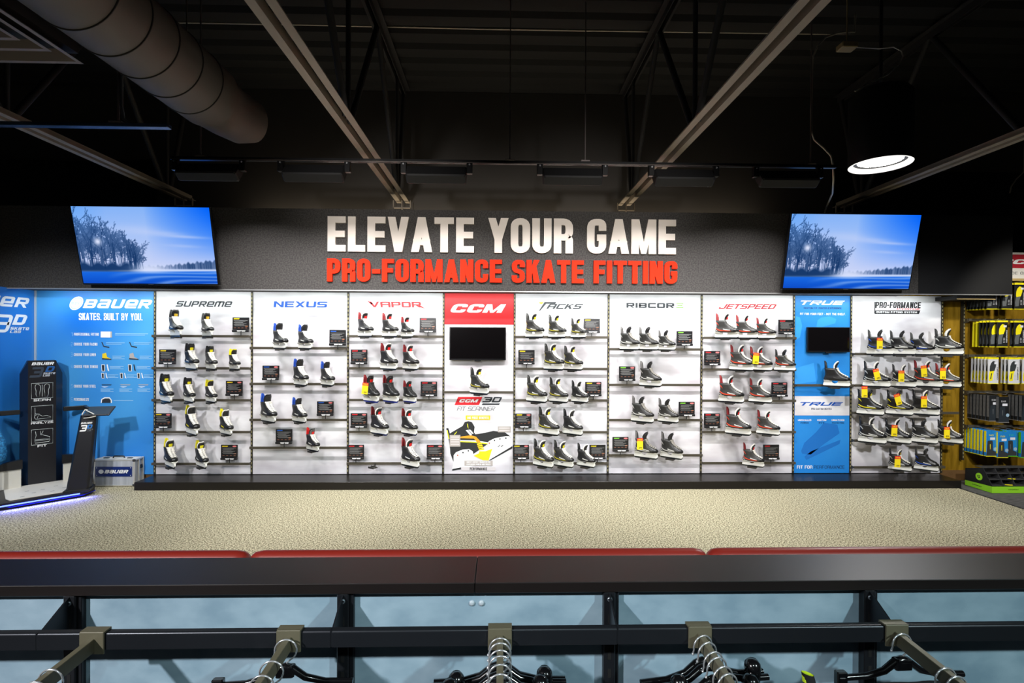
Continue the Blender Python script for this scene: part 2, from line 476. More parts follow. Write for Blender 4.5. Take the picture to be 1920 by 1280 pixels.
# low wooden skirting left bare beside the panels
mb = MB(); mb.box((5.5, BACKY - 0.02, 0), (8.3, BACKY, 0.13)); struct(mb.build('baseboard_right', mat('brown_skirting', (104, 76, 44), 0.5, var=0.15, scale=6)))
mb = MB(); mb.box((SIDEX, BACKY - 0.02, 0), (-4.4, BACKY, 0.12)); struct(mb.build('baseboard_left', MATS['brown_skirting']))

# ---------------------------------------------------------------- roof trusses
m_truss = mat('primer_steel', (140, 130, 116), 0.6, 0.1, var=0.05, scale=5)
m_web = mat('web_dark_grey', (40, 39, 41), 0.6, 0.1)  # webs and top chord coloured darker than the bottom chord
CHZ = HC + 1.80
TL = [('far left', P(355, 365, 6.85).x, 'ending above the left screen'), ('left', P(757, 375, 6.85).x, 'ending above the word ELEVATE'),
      ('right', P(1170, 375, 6.85).x, 'ending above the word GAME'), ('far right', P(1572, 383, 6.85).x, 'ending above the right screen')]
first = None
for k, (nm, tx, wh) in enumerate(TL):
    t = thing('roof_truss', f'grey steel roof truss {wh}', 'truss', (tx, 4.0, CHZ), 0, 'steel roof trusses')
    if first is None:
        c = MB()
        for s in (-1, 1):
            c.box((min(s * .028, s * .085), -5, 0), (max(s * .028, s * .085), 2.85, 0.008))
            c.box((min(s * .028, s * .036), -5, 0.008), (max(s * .028, s * .036), 2.85, 0.07))
        parts = [('bottom_chord', c.mesh('bottom_chord'))]
        c = MB()
        for s in (-1, 1): c.box((min(s * .02, s * .08), -5, DECKZ - CHZ - .02), (max(s * .02, s * .08), 2.85, DECKZ - CHZ - .01)); c.box((min(s * .02, s * .028), -5, DECKZ - CHZ - .09), (max(s * .02, s * .028), 2.85, DECKZ - CHZ - .02))
        parts.append(('top_chord', c.mesh('top_chord')))
        H = DECKZ - CHZ - 0.05
        for n0 in (-3.75, -1.7, 0.35, 2.4):
            for dy in (-1.02, 1.02):
                if n0 + dy > 2.9: dy = 0.42
                c = MB(); c.tube([(0, n0 + (0.06 if dy > 0 else -0.06), 0.05), (0, n0 + dy, H)], 0.030, 8); parts.append(('web_diagonal', c.mesh('web_diagonal')))
            c = MB(); c.tube([(0, n0, 0.05), (0, n0, H)], 0.022, 8); parts.append(('web_vertical', c.mesh('web_vertical')))
        c = MB()
        for a, b in (((-.11, -.09), (.11, -.09)), ((.11, -.09), (.11, .0)), ((-.11, -.09), (-.11, .0)), ((0, -.09), (0, .0))):
            c.box((min(a[0], b[0]) - .006, 2.72, min(a[1], b[1]) - .006), (max(a[0], b[0]) + .006, 2.74, max(a[1], b[1]) + .006))
        c.tube([(0, 2.73, -.09), (0, 2.73, -.14)], .008, 6)
        parts.append(('end_bracket', c.mesh('end_bracket')))
        for pn_0, me in parts: me.materials.append(m_truss if pn_0 in ('bottom_chord', 'end_bracket') else m_web)
        first = parts
    for pn, me in first:
        o = bpy.data.objects.new(pn, me); COL.objects.link(o); o.parent = t

# ---------------------------------------------------------------- spiral duct and diffuser, upper left
m_duct = mat('duct_grey_paint', (92, 86, 80), 0.6, 0.1, var=0.04, scale=2)
_q = P(388, 178, 4.7); dx, dz, dr = _q.x, _q.z, 0.285
du = thing('air_duct', 'large grey round spiral duct running towards the sign, upper left', 'duct', (dx, 0, dz))
M = Matrix.Rotation(-PI / 2, 4, 'X')
mb = MB(); mb.lathe([(dr, 0.3), (dr, 4.7)], 48, 0, M); mb.build('duct_pipe', m_duct, du)
mb = MB(); yy = 0.6
while yy < 4.7:
    mb.lathe([(dr, yy - .006), (dr + .007, yy - .003), (dr + .007, yy + .003), (dr, yy + .006)], 48, 0, M); yy += 0.295
mb.build('duct_seam', mat('duct_seam_dark', (46, 43, 41), 0.6), du)
el = [Vector((0.0, 4.69, 0)), Vector((.0, 4.74, -.01)), Vector((.03, 4.95, -.02)), Vector((.08, 5.15, -.02)), Vector((.14, 5.28, .0))]
mb = MB(); mb.tube(el, [.285, .262, .25, .24, .20], 32); mb.add(mb.v[-32:], [tuple(range(31, -1, -1))]); mb.build('duct_elbow', m_duct, du)
mb = MB(); mb.tube([(0, 4.4, dr), (0, 4.4, DECKZ - dz)], .006, 6); mb.tube([(0, 2.4, dr), (0, 2.4, DECKZ - dz)], .006, 6); mb.build('hanger_rod', m_duct, du)

pc = P(157, 120, 3.74)
df = thing('ceiling_diffuser', 'square grey air diffuser with nested rings hanging left of the duct', 'air diffuser', (pc.x - .38, pc.y - .38, pc.z))
m_diff = mat('diffuser_grey', (134, 124, 118), 0.5)
mb = MB()
for i, (h, z0) in enumerate(((.38, 0), (.26, .02), (.15, .03))):
    hi = h - .085
    ro = [(-h, -h, z0), (h, -h, z0), (h, h, z0), (-h, h, z0)]; rm = [(-h + .03, -h + .03, z0), (h - .03, -h + .03, z0), (h - .03, h - .03, z0), (-h + .03, h - .03, z0)]
    ri = [(-hi, -hi, z0 + .06), (hi, -hi, z0 + .06), (hi, hi, z0 + .06), (-hi, hi, z0 + .06)]
    mb.grid([[Vector(v) for v in q] for q in (ro, rm, ri)], 0, False, True)
mb.build('diffuser_blades', m_diff, df)
mb = MB(); mb.box((-.36, -.36, .062), (.36, .36, .3)); mb.build('diffuser_box', M_DARK, df)
mb = MB(); mb.tube([(.1, 0, .3), (.1, 0, DECKZ - pc.z)], .15, 24); mb.build('diffuser_neck', m_duct, df)

# ---------------------------------------------------------------- light tracks
m_track = mat('black_track', (14, 14, 16), 0.3)
ta, tb = P(322, 297, TRACKY), P(1566, 314, TRACKY)
tz = (ta.z + tb.z) / 2
tr = thing('light_track', 'long black lighting track hung across the front of the sign', 'light track', ((ta.x + tb.x) / 2, TRACKY, tz))
hl = (tb.x - ta.x) / 2
mb = MB(); mb.box((-hl, -.018, -.012), (hl, .018, .02)); mb.build('track_rail', m_track, tr)
mb = MB(); mb.box((-hl, -.021, -.010), (hl, -.0185, -.003)); mb.build('track_groove', mat('track_aluminium', (170, 160, 155), 0.25, 0.9), tr)
for x in (376, 956, 1097, 1520):
    lx = P(x, 300, TRACKY).x - (ta.x + tb.x) / 2
    mb = MB(); mb.tube([(lx, 0, .02), (lx, 0, DECKZ - tz)], .007, 6); mb.cbox((lx - .045, -.025, .02), (lx + .045, .025, .034), .003); mb.build('hanger_rod', mat('rod_steel', (120, 112, 110), 0.4, 0.6), tr)
hd = None
NW = ['first', 'second', 'third', 'fourth', 'fifth', 'sixth']
for k, x in enumerate((393, 590, 819, 1073, 1281, 1476)):
    q = P(x, 325, TRACKY)
    lab = f'{NW[k]} black wall washer lamp from the left on the long track'
    if hd is None:
        hd = thing('track_lamp', lab, 'track lamp', (q.x, TRACKY, tz), 0, 'track lamps aimed at the skate wall')
        Mt = Matrix.Translation((0, 0, -.13)) @ Matrix.Rotation(math.radians(-38), 4, 'X')
        mb = MB(); mb.cbox((-.29, -.06, -.075), (.29, .05, .075), .012, 0, Mt); mb.build('lamp_housing', M_DARK, hd)
        for s in (-1, 1):
            mb = MB(); mb.cbox((s * .32 - .028, -.03, -.115), (s * .32 + .028, .02, -.012), .004); mb.tube([(s * .29, 0, -.08), (s * .325, 0, -.08)], .012, 8); mb.build('lamp_arm', m_track, hd)
            mb = MB(); mb.tube([(s * .32 + .0, -.032, -.03), (s * .32, -.036, -.03)], .009, 10); mb.build('arm_screw', M_CHROME, hd)
        mb = MB(); mb.add([Mt @ Vector(v) for v in ((-.27, .0505, -.06), (-.27, .0505, .06), (.27, .0505, .06), (.27, .0505, -.06))], [(0, 1, 2, 3)]); mb.build('lamp_lens', glow('lamp_lens_glow', (255, 250, 240), 3.0), hd)
    else:
        c = copy_tree(hd); c.location.x = q.x; c['label'] = lab
    area('track_lamp_light', (q.x, TRACKY + .08, tz - .19), (q.x, 6.55, 1.0), .56, .07, 18, (1.0, 0.97, 0.97), 1.8)

# the short second track, upper left
q = P(318, 238, 4.15)
t2 = thing('light_track', 'short track with a bluish sheen hung below the duct, left edge', 'light track', (q.x - 1.6, 4.15, q.z))
mb = MB(); mb.cbox((-1.6, -.03, -.012), (1.6, .03, .018), .004); mb.build('track_rail', mat('track_blue_sheen', (40, 62, 92), 0.25, 0.5), t2)  # bluish sheen is put into the rail's base colour
lx = P(222, 200, 4.15).x - (q.x - 1.6)
mb = MB(); mb.tube([(lx, 0, .018), (lx, 0, DECKZ - q.z)], .01, 8); mb.cbox((lx - .06, -.03, .018), (lx + .04, .03, .035), .003); mb.build('hanger_rod', MATS['rod_steel'], t2)
mb = MB(); mb.tube([(lx + .09, 0, .02), (lx + .04, 0, .06), (lx + .025, 0, .16), (lx + .02, 0, DECKZ - q.z)], .012, 8); mb.build('flexible_conduit', mat('conduit_grey', (110, 112, 116), 0.4, 0.7), t2)

# ---------------------------------------------------------------- pendant lamp, right
PY = 4.5
q0, q1 = P(1600, 312, PY), P(1700, 312, PY)
pr = (q1.x - q0.x) / 2; pz = P(1650, 309, PY).z; ptop = P(1650, 172, PY).z
pn = thing('pendant_lamp', 'black cylinder pendant lamp glowing white underneath, upper right', 'pendant lamp', ((q0.x + q1.x) / 2, PY, pz))
H = ptop - pz
mb = MB(); mb.lathe([(pr, 0), (pr, H - .05), (pr - .04, H), (0.03, H)], 48); mb.build('lamp_shade', mat('pendant_black', (12, 12, 14), 0.45), pn)
mb = MB(); mb.lathe([(pr, -.001), (pr - .004, -.006), (pr - .035, .012), (pr - .04, .03)], 48); mb.build('shade_lip', glow('pendant_lip_glow', (255, 252, 246), 1.3), pn)
mb = MB(); mb.lathe([(pr - .04, .03), (pr - .07, .035)], 48); mb.build('baffle_ring', M_BLACK, pn)
mb = MB(); mb.lathe([(pr - .07, .035), (pr - .085, .05), (0.0, .05)], 48); mb.build('lamp_lens', glow('pendant_lens_glow', (255, 253, 248), 30.0), pn)
mb = MB(); mb.tube([(0, 0, H), (0, 0, DECKZ - pz - .04)], .014, 8); mb.build('stem', M_BLACK, pn)
mb = MB(); mb.lathe([(0, DECKZ - pz), (.1, DECKZ - pz), (.1, DECKZ - pz - .03), (.02, DECKZ - pz - .05)], 24); mb.build('ceiling_rose', mat('rose_grey', (70, 68, 66), 0.5), pn)
spot('pendant_lamp_light', ((q0.x + q1.x) / 2, PY, pz - .01), ((q0.x + q1.x) / 2, PY, 0), 170, (1, .97, .92), 2.6, .5, .18)

# ---------------------------------------------------------------- conduit and cables under the deck
m_cable = mat('galvanised_conduit', (168, 162, 150), 0.4, 0.5)


def cable(pts, r, label, cat='conduit', name='conduit', group=None, mt=None):
    mb = MB(); mb.tube(pts, r, 8); o = mb.build(name, mt or m_cable); tag(o, label, cat, group); return o


cy = 5.55
cable([P(x, y, cy) for x, y in ((270, 41), (560, 46), (900, 54), (1080, 57), (1300, 60), (1500, 63), (1700, 65), (1920, 68), (2050, 70))], .010, 'thin straight conduit running across under the dark roof deck')
_t = P(1604, 60, 5.2); _t.z = DECKZ + .06
pts = [_t] + [P(x, y, 5.2) for x, y in ((1602, 60), (1570, 62), (1548, 70), (1533, 86), (1525, 105), (1523, 130), (1521, 200), (1521, 245), (1527, 262), (1545, 278), (1558, 292), (1562, 310), (1563, 335))] + [P(1561, 362, 5.6), P(1551, 385, 6.0), P(1545, 403, 6.27)]
cable(pts, .010, 'grey cable looping down beside the pendant lamp to the right screen', 'cable', 'cable')
pts = [P(x, y, 4.45) for x, y in ((1602, 88), (1650, 91), (1675, 88), (1690, 95), (1693, 106), (1684, 122), (1664, 140), (1630, 157), (1603, 171))]
cable(pts, .006, 'thin cord curling from the small box to the pendant lamp', 'cord', 'cord')
b = P(1588, 89, 4.45)
mb = MB(); mb.cbox((-.07, -.05, -.02), (.07, .05, .03), .006); mb.tube([(0, 0, .03), (0, 0, DECKZ - b.z)], .006, 6); tag(mb.build('junction_box', mat('tan_box', (130, 116, 84), 0.6), None, b), 'small tan junction box above the pendant lamp', 'junction box')
mb = MB(); e0 = P(1912, 330, 6.3)
_t = P(1926, 60, 6.3); _t.z = DECKZ + .06
mb.tube([_t, P(1924, 200, 6.3)] + [P(x, y, 6.3) for x, y in ((1920, 322), (1905, 336), (1896, 350), (1893, 362))], .008, 8)
tag(mb.build('cable', m_cable), 'short grey cable drooping at the far right edge above the sign end', 'cable')

# ================================================================ header sign and screens
m_head = mat2('header_fabric', (68, 66, 65), (84, 82, 80), 60, 0.85, (1, 1, 1), 0.4, 0.6, 2, spec=.04)
hz = HEAD1 - HEAD0
sign = thing('header_sign', 'long charcoal header sign reading ELEVATE YOUR GAME above the skates', 'sign', (0, HEADY, HEAD0))
mb = MB(); mb.box((-6.9, 0, 0), (P(1722, 480, HEADY).x, .36, hz)); mb.build('sign_box', m_head, sign)
mb = MB(); mb.box((P(1722, 480, HEADY).x, -.004, 0), (HEADX, .085, hz)); mb.build('sign_end', mat('sign_end_black', (12, 12, 15), 0.6), sign)
mb = MB(); mb.box((-6.9, -.006, -.012), (HEADX, .02, 0)); mb.build('edge_trim', mat('brushed_trim', (205, 205, 205), 0.3, 0.6), sign)
org = Vector((0, HEADY, HEAD0))
mb = MB(); letters_px(mb, 'ELEVATE YOUR GAME', G_HEAVY, 615.6, 1266, 409.5, 474.5, HEADY, .065, 0, .03, 0, 0, org); mb.build('white_lettering', mat('sign_white', (246, 236, 226), 0.6, spec=.1), sign)['label'] = 'white raised lettering'
mb = MB(); letters_px(mb, 'PRO-FORMANCE SKATE FITTING', G_HEAVY, 614.5, 1268.5, 487.5, 530, HEADY, .075, 0, .03, 0, 0, org); mb.build('red_lettering', mat('sign_red', (236, 44, 14), 0.6, spec=.1), sign)['label'] = 'orange red raised lettering'

# winter picture shown on both screens, drawn point by point
SW, SH = 208, 117


def paint_screen():
    rng = np.random.default_rng(3)
    u, v = np.meshgrid((np.arange(SW) + .5) / SW, (np.arange(SH) + .5) / SH)
    def L(a, b, t): return np.array(a) * (1 - t[..., None]) + np.array(b) * t[..., None]
    img = L((.77, .82, .97), (.52, .70, .97), np.clip((v - .3) / .7, 0, 1))
    tr = np.clip((u - .52) / .48, 0, 1) * np.clip((v - .25) / .75, 0, 1)
    img = img * (1 - tr[..., None] ** 0.8) + np.array((.0, .38, .98)) * tr[..., None] ** 0.8
    lf = np.clip(1 - u / .25, 0, 1) * np.clip((v - .5) / .5, 0, 1)
    img = img * (1 - .5 * lf[..., None]) + np.array((.30, .62, .98)) * .5 * lf[..., None]
    for cx, cyy, ww, hh, s in ((.80, .62, .16, .018, .5), (.66, .66, .14, .03, .35), (.45, .70, .2, .06, .3), (.78, .50, .13, .02, .3)):
        g = np.exp(-((u - cx) / ww) ** 2 - ((v - cyy + .08 * (u - cx)) / hh) ** 2) * s
        img = img * (1 - g[..., None]) + np.array((.84, .86, .97)) * g[..., None]
    dark = np.zeros((SH, SW))
    def line(x0, y0, x1, y1, s):
        n = int(max(abs(x1 - x0) * SW, abs(y1 - y0) * SH) * 1.6) + 1
        t = np.linspace(0, 1, n); xi = ((x0 + (x1 - x0) * t) * SW).astype(int); yi = ((y0 + (y1 - y0) * t) * SH).astype(int)
        ok = (xi >= 0) & (xi < SW) & (yi >= 0) & (yi < SH)
        np.maximum.at(dark, (yi[ok], xi[ok]), s)
    def branch(x, y, ang, ln, d, s):
        x1, y1 = x + math.sin(ang) * ln * .55, y + math.cos(ang) * ln
        line(x, y, x1, y1, s)
        if d > 0:
            for _ in range(3): t = rng.uniform(.3, 1); branch(x + (x1 - x) * t, y + (y1 - y) * t, ang + rng.normal(0, .5), ln * rng.uniform(.4, .62), d - 1, s * .88)
    for k in range(90):
        x = rng.uniform(.0, .44) if k < 80 else rng.uniform(.30, .47)
        top = np.interp(x, (0, .03, .10, .16, .22, .28, .36, .42, .47), (.86, .88, .82, .66, .76, .66, .60, .50, .36)) - .2
        branch(x, .2, rng.normal(0, .05), top * rng.uniform(.45, .74), 3, rng.uniform(.55, .95))
    base = np.clip((.29 + .02 * np.sin(u * 60) - v) / .05, 0, 1) * np.clip((v - .12) / .04, 0, 1) * np.clip((.47 - u) / .12, 0, 1)
    dark = np.maximum(dark * (v > .14), base * .9)
    hf = .245 + np.clip(u - .6, 0, 1) * .20 + .018 * np.sin(u * 140) * np.sin(u * 53)
    far = np.clip((hf - v) / .02, 0, 1) * np.clip((v - .19) / .015, 0, 1) * np.clip((u - .42) / .35, .12, 1) * rng.uniform(.55, 1, (1, SW)).repeat(SH, 0)
    dark = np.maximum(dark, far * .85)
    img = img * (1 - dark[..., None]) + np.array((.02, .16, .36)) * dark[..., None]
    gnd = np.clip((.17 + .03 * np.clip(u - .3, 0, 1) - v) / .02, 0, 1)
    gc = L((.05, .30, .78), (.10, .42, .90), np.clip(v / .17, 0, 1))
    stv = .5 + .5 * np.sin(v * 95 - u * 9 + 2.5 * np.sin(u * 5 + v * 20)); stv = stv ** 2 * np.clip((u - .18) / .3, 0, 1)
    gc = gc * (1 - .55 * stv[..., None]) + np.array((.62, .76, .98)) * .55 * stv[..., None]
    img = img * (1 - gnd[..., None]) + gc * gnd[..., None]
    snow = np.exp(-((v - .165 - .02 * u) / .012) ** 2) * np.clip((u - .1) / .6, .15, .95)
    img = img * (1 - snow[..., None]) + np.array((.80, .86, .98)) * snow[..., None]
    fog = np.exp(-((u - .52) / .12) ** 2 - ((v - .2) / .05) ** 2) * .8
    sun = np.exp(-((u - .155) / .025) ** 2 - ((v - .55) / .045) ** 2)
    for g in (fog, sun): img = img * (1 - g[..., None]) + np.array((.86, .89, .99)) * g[..., None]
    img = np.clip(img, 0, 1)
    return np.where(img <= .04045, img / 12.92, ((img + .055) / 1.055) ** 2.4)


pic = paint_screen()
TW, TH = 1.575, .90
xs = (np.arange(SW) / (SW - 1) - .5) * (TW - .03); zs = (np.arange(SH) / (SH - 1)) * (TH - .03) + .018
gx, gz = np.meshgrid(xs, zs)
verts = np.stack([gx.ravel(), np.full(gx.size, -.0205), gz.ravel()], 1)
ii = (np.arange(SH - 1)[:, None] * SW + np.arange(SW - 1)[None, :]).ravel()
faces = np.stack([ii, ii + 1, ii + SW + 1, ii + SW], 1)
me_pic = bpy.data.meshes.new('picture'); me_pic.from_pydata(verts.tolist(), [], faces.tolist())
at = me_pic.color_attributes.new('picture', 'FLOAT_COLOR', 'POINT')
at.data.foreach_set('color', np.concatenate([pic.reshape(-1, 3), np.ones((SW * SH, 1))], 1).ravel())
m_pic = bpy.data.materials.new('lit_screen'); m_pic.use_nodes = True; nt = m_pic.node_tree; nt.nodes.clear()
e = nt.nodes.new('ShaderNodeEmission'); o_ = nt.nodes.new('ShaderNodeOutputMaterial'); a_ = nt.nodes.new('ShaderNodeAttribute'); a_.attribute_name = 'picture'
nt.links.new(a_.outputs['Color'], e.inputs[0]); nt.links.new(e.outputs[0], o_.inputs[0]); e.inputs[1].default_value = 1.0
me_pic.materials.append(m_pic)


def big_tv(label, xl, xr, ytop, ybot, yaw):
    q = P((xl + xr) / 2, ybot, 6.13)
    t = thing('television', label, 'television', q, yaw, 'two large lit screens on the header sign')
    lean = Matrix.Rotation(math.asin(.19 / TH), 4, 'X')
    mb = MB(); mb.cbox((-TW / 2, -.02, 0), (TW / 2, .02, TH), .006, 0, lean)
    mb.cbox((-TW / 2 + .2, .02, .12), (TW / 2 - .2, .05, TH - .1), .01, 0, lean); mb.build('bezel', mat('tv_black', (14, 14, 16), 0.3), t)
    s = bpy.data.objects.new('screen', me_pic); COL.objects.link(s); s.parent = t; s.matrix_local = lean
    mb = MB(); mb.box((-.03, -.0215, .006), (.03, -.0205, .011), 0, lean); mb.build('maker_mark', mat('silver_mark', (150, 150, 155), 0.3, 0.5), t)
    mb = MB()
    for sx in (-.2, .2): mb.box((sx - .02, .0, .30), (sx + .02, .115, .34)); mb.box((sx - .02, -.10, .60), (sx + .02, .115, .64))
    mb.build('wall_mount', M_DARK, t)
    return t


big_tv('large tilted screen with snowy blue landscape left of the header words', 163, 408, 391, 534, 0)
big_tv('large tilted screen with snowy blue landscape right of the header words', 1462, 1705, 403, 543, 0)

# ================================================================ display wall
BX = {}
x = P(291, 700, WALL).x
BAYS = [('S', 48), ('N', 48), ('V', 48), ('C', 36), ('T', 48), ('R', 48), ('J', 48), ('B', 30), ('P', 48)]
for k, wd in BAYS:
    BX[k] = (x, x + wd * .0254 - .0); x += wd * .0254
BXEND = x
PT = P(960, 550, WALL).z            # top of the panels
PB = P(960, 887.5, WALL).z          # bottom of the panels
m_panel = mat2('frosted_rink_mural', (190, 184, 190), (232, 231, 234), 1.5, 0.55, (1, 1, 2.6), 0.3, 0.62, 3)
m_blue = mat2('blue_print', (0, 108, 206), (88, 180, 234), 0.9, 0.5, (1, 1, .8), 0.3, 0.75, 1)
m_blue2 = mat2('blue_poster', (16, 120, 205), (40, 140, 218), 1.5, 0.5, (1, 1, 1), 0.3, 0.7, 3)
m_ink = mat('dark_ink', (44, 48, 54), 0.5)
m_nexus = mat('blue_ink', (22, 84, 180), 0.5)
m_vapor = mat('red_ink', (216, 36, 44), 0.5)
m_green = mat('green_ink', (120, 196, 60), 0.5)
m_yel = mat('yellow_ink', (240, 206, 20), 0.5)
m_grey = mat('grey_print', (178, 172, 170), 0.5)
OFF = .0015


def panel(key, label, m, z0=None, z1=None, name='display_board', cat='panel', inset=.012):
    a, b = BX[key]; z0 = PB if z0 is None else z0; z1 = PT if z1 is None else z1
    c = Vector(((a + b) / 2, WALL, z0)); h = (b - a) / 2 - inset
    mb = MB(); mb.box((-h, 0, 0), (h, .02, z1 - z0))
    o = mb.build(name, m, None, c); return tag(o, label, cat, 'tall display panels of the skate wall')


def print_on(parent, name, m, fn, label=None):
    mb = MB(); fn(mb, Vector(parent.location)); o = mb.build(name, m, parent)
    if label: o['label'] = label
    return o


pn_ = panel('S', 'white panel with slanted grey lettering beside the big blue panel', m_panel)
print_on(pn_, 'lettering', m_ink, lambda mb, o: letters_px(mb, 'SUPReme', Glyphs(1.05, .27, .22, .12, True), 329, 436, 564.5, 575, WALL, .12, .35, 0, 0, OFF, o))
pn_ = panel('N', 'white panel with wide blue lettering, second shelf bay', m_panel)
print_on(pn_, 'lettering', m_nexus, lambda mb, o: letters_px(mb, 'NEXUS', G_WIDE, 513, 614, 565, 576, WALL, .16, .08, 0, 0, OFF, o))
pn_ = panel('V', 'white panel with pointed red lettering left of the red sign', m_panel)


def vap(mb, o):
    letters_px(mb, 'VAPOR', Glyphs(1.35, .32, .22, .1, True), 692, 790, 565.5, 576, WALL, .14, -.1, 0, 0, OFF, o)
    poly_px(mb, [(687.5, 562.5), (700, 569), (696, 571)], WALL, OFF, 0, 0, o); poly_px(mb, [(786, 571), (797.5, 578.5), (783, 574.5)], WALL, OFF, 0, 0, o)


print_on(pn_, 'lettering', m_vapor, vap)
# red sign bay
ZR = P(898, 608.5, WALL).z; ZC = P(898, 738, WALL).z
pn_ = panel('C', 'bright red sign with white slab letters in the middle of the wall', mat('scarlet_sign', (224, 16, 26), 0.5), ZR, PT, 'red_sign', 'sign')


def ccm(mb, x0, x1, y0, y1, o, Y=WALL, mi=0):
    letters_px(mb, 'CCM', Glyphs(1.25, .42, .26, .22), x0, x1, y0, y1, Y, .14, .42, 0, mi, OFF, o)


print_on(pn_, 'lettering', M_WHITE, lambda mb, o: ccm(mb, 845, 949, 570, 586, o))
pn_ = panel('C', 'plain white panel behind the small dark screen under the red sign', m_panel, ZC, ZR)
pn_ = panel('C', 'white skate scanner poster with a large yellow and black skate picture', m_panel, PB, ZC, 'scanner_poster', 'poster')
qx = lambda x: 830 + x / 8.0
qy = lambda y: 730 + y / 8.0
qp = lambda pts: [(qx(a), qy(b)) for a, b in pts]


def poster_badge(mb, o):
    poly_px(mb, qp([(232, 110), (598, 110), (545, 232), (178, 232)]), WALL, OFF, 0, 0, o)
    ccm(mb, qx(248), qx(540), qy(146), qy(192), o + Vector((0, OFF, 0)), WALL, 1)
    letters_px(mb, '3D', Glyphs(1.3, .3, .24, .12, True), qx(590), qx(890), qy(112), qy(192), WALL, .14, .42, 0, 2, OFF, o)
    poly_px(mb, qp([(585, 232), (600, 208), (858, 208), (846, 232)]), WALL, OFF, 0, 2, o)
    letters_px(mb, 'FIT SCANNER', Glyphs(.8, .10, .085, .1, True), qx(212), qx(790), qy(258), qy(318), WALL, .12, .35, 0, 2, OFF, o)


mb = MB(); poster_badge(mb, Vector(pn_.location)); mb.build('lettering', [M_RED, M_WHITE, m_ink], pn_)


def poster_skate(mb, o):
    a = lambda pts, mi, k=1: poly_px(mb, qp(pts), WALL, OFF * k * .6, 0, mi, o)
    a([(52, 580), (85, 578), (110, 660), (135, 640), (300, 545), (330, 490), (385, 474), (440, 490), (480, 560), (470, 640), (490, 670), (600, 655), (760, 620), (930, 640), (1000, 690), (1040, 760), (700, 800), (560, 900), (470, 960), (160, 1080), (115, 960), (110, 880), (90, 760)], 0)
    a([(345, 610), (380, 605), (440, 680), (415, 690)], 1, 2); a([(385, 600), (420, 605), (465, 660), (440, 665)], 1, 2)
    a([(260, 758), (480, 762), (690, 792), (690, 806), (480, 780), (260, 772)], 1, 2)
    a([(262, 775), (480, 780), (690, 808), (685, 822), (480, 797), (262, 787)], 2, 2)
    a([(60, 610), (75, 612), (100, 740), (88, 745)], 2, 2); a([(368, 505), (380, 520), (388, 590), (372, 560)], 2, 2); a([(220, 622), (180, 660), (170, 690), (205, 650)], 2, 2)
    a([(265, 705), (420, 686), (500, 705), (560, 770), (575, 800), (520, 800), (470, 735), (265, 728)], 3, 3)
    for k in range(4): a([(512 + k * 10, 812 + k * 27), (580 + k * 12, 800 + k * 27), (590 + k * 12, 818 + k * 27), (518 + k * 10, 832 + k * 27)], 4, 3)
    a([(745, 888), (690, 1062), (600, 1060), (465, 990), (545, 955), (548, 925), (640, 925)], 4, 4)
    a([(165, 985), (200, 940), (300, 900), (400, 893), (450, 925), (465, 985), (440, 1030), (560, 1060), (700, 1030), (735, 900), (675, 810), (690, 775), (780, 730), (940, 700), (1000, 700), (1047, 770), (1047, 850), (720, 1050), (560, 1130), (280, 1180), (140, 1205), (165, 1080)], 1, 3)
    a([(1047, 845), (1047, 880), (720, 1060), (690, 1060)], 0, 4); a([(145, 1190), (278, 1165), (275, 1195), (140, 1215)], 0, 4)
    for cx, cy, mi in ((700, 803, 5), (225, 985, 5), (305, 945, 0), (385, 918, 0), (778, 762, 0), (860, 740, 0), (948, 728, 0)):
        a([(cx + 12 * math.cos(t * PI / 4), cy + 12 * math.sin(t * PI / 4)) for t in range(8)], mi, 5)
    a([(820, 862), (860, 825), (868, 828), (835, 862)], 0, 5); a([(872, 850), (905, 828), (912, 832), (880, 862)], 0, 5)
    a([(105, 680), (265, 680), (265, 855), (105, 855)], 6, 5); a([(828, 552), (1022, 552), (1022, 640), (828, 640)], 6, 5)
    a([(325, 1065), (750, 1065), (750, 1142), (325, 1142)], 6, 5); a([(280, 1158), (790, 1158), (790, 1216), (280, 1216)], 7, 5)
    a([(345, 388), (712, 388), (712, 455), (345, 455)], 4, 2)
    org2 = o + Vector((0, OFF * 3, 0))
    for t, x0, x1, y0, y1, mi in (('ONE PIECE BENEFITS', 370, 690, 405, 440, 1), ('DIRECT ENERGY TRANSFER FOR', 360, 715, 1075, 1097, 1), ('EXPLOSIVE POWER AND SPEED', 360, 715, 1110, 1134, 1), ('PERFORMANCE', 408, 665, 1168, 1206, 0)):
        letters_px(mb, t, G_COND, qx(x0), qx(x1), qy(y0), qy(y1), WALL, .1, 0, 0, mi, OFF, org2)
    for j in range(4): a([(120, 705 + j * 36), (250, 705 + j * 36), (250, 720 + j * 36), (120, 720 + j * 36)], 7, 6)
    for j in range(2): a([(845, 570 + j * 36), (1005, 570 + j * 36), (1005, 586 + j * 36), (845, 586 + j * 36)], 7, 6)


mb = MB(); poster_skate(mb, Vector(pn_.location))
mb.build('skate_picture', [mat('poster_black', (36, 37, 38), 0.5), M_WHITE, mat('poster_lime', (216, 222, 30), .5), mat('poster_amber', (214, 150, 30), .5), mat('poster_yellow', (248, 205, 20), .5), mat('poster_rust', (180, 96, 70), .5), mat('poster_grey', (176, 168, 162), .5), mat('poster_light', (206, 200, 200), .5)], pn_)

pn_ = panel('T', 'white panel with dark slanted lettering right of the red sign', m_panel)


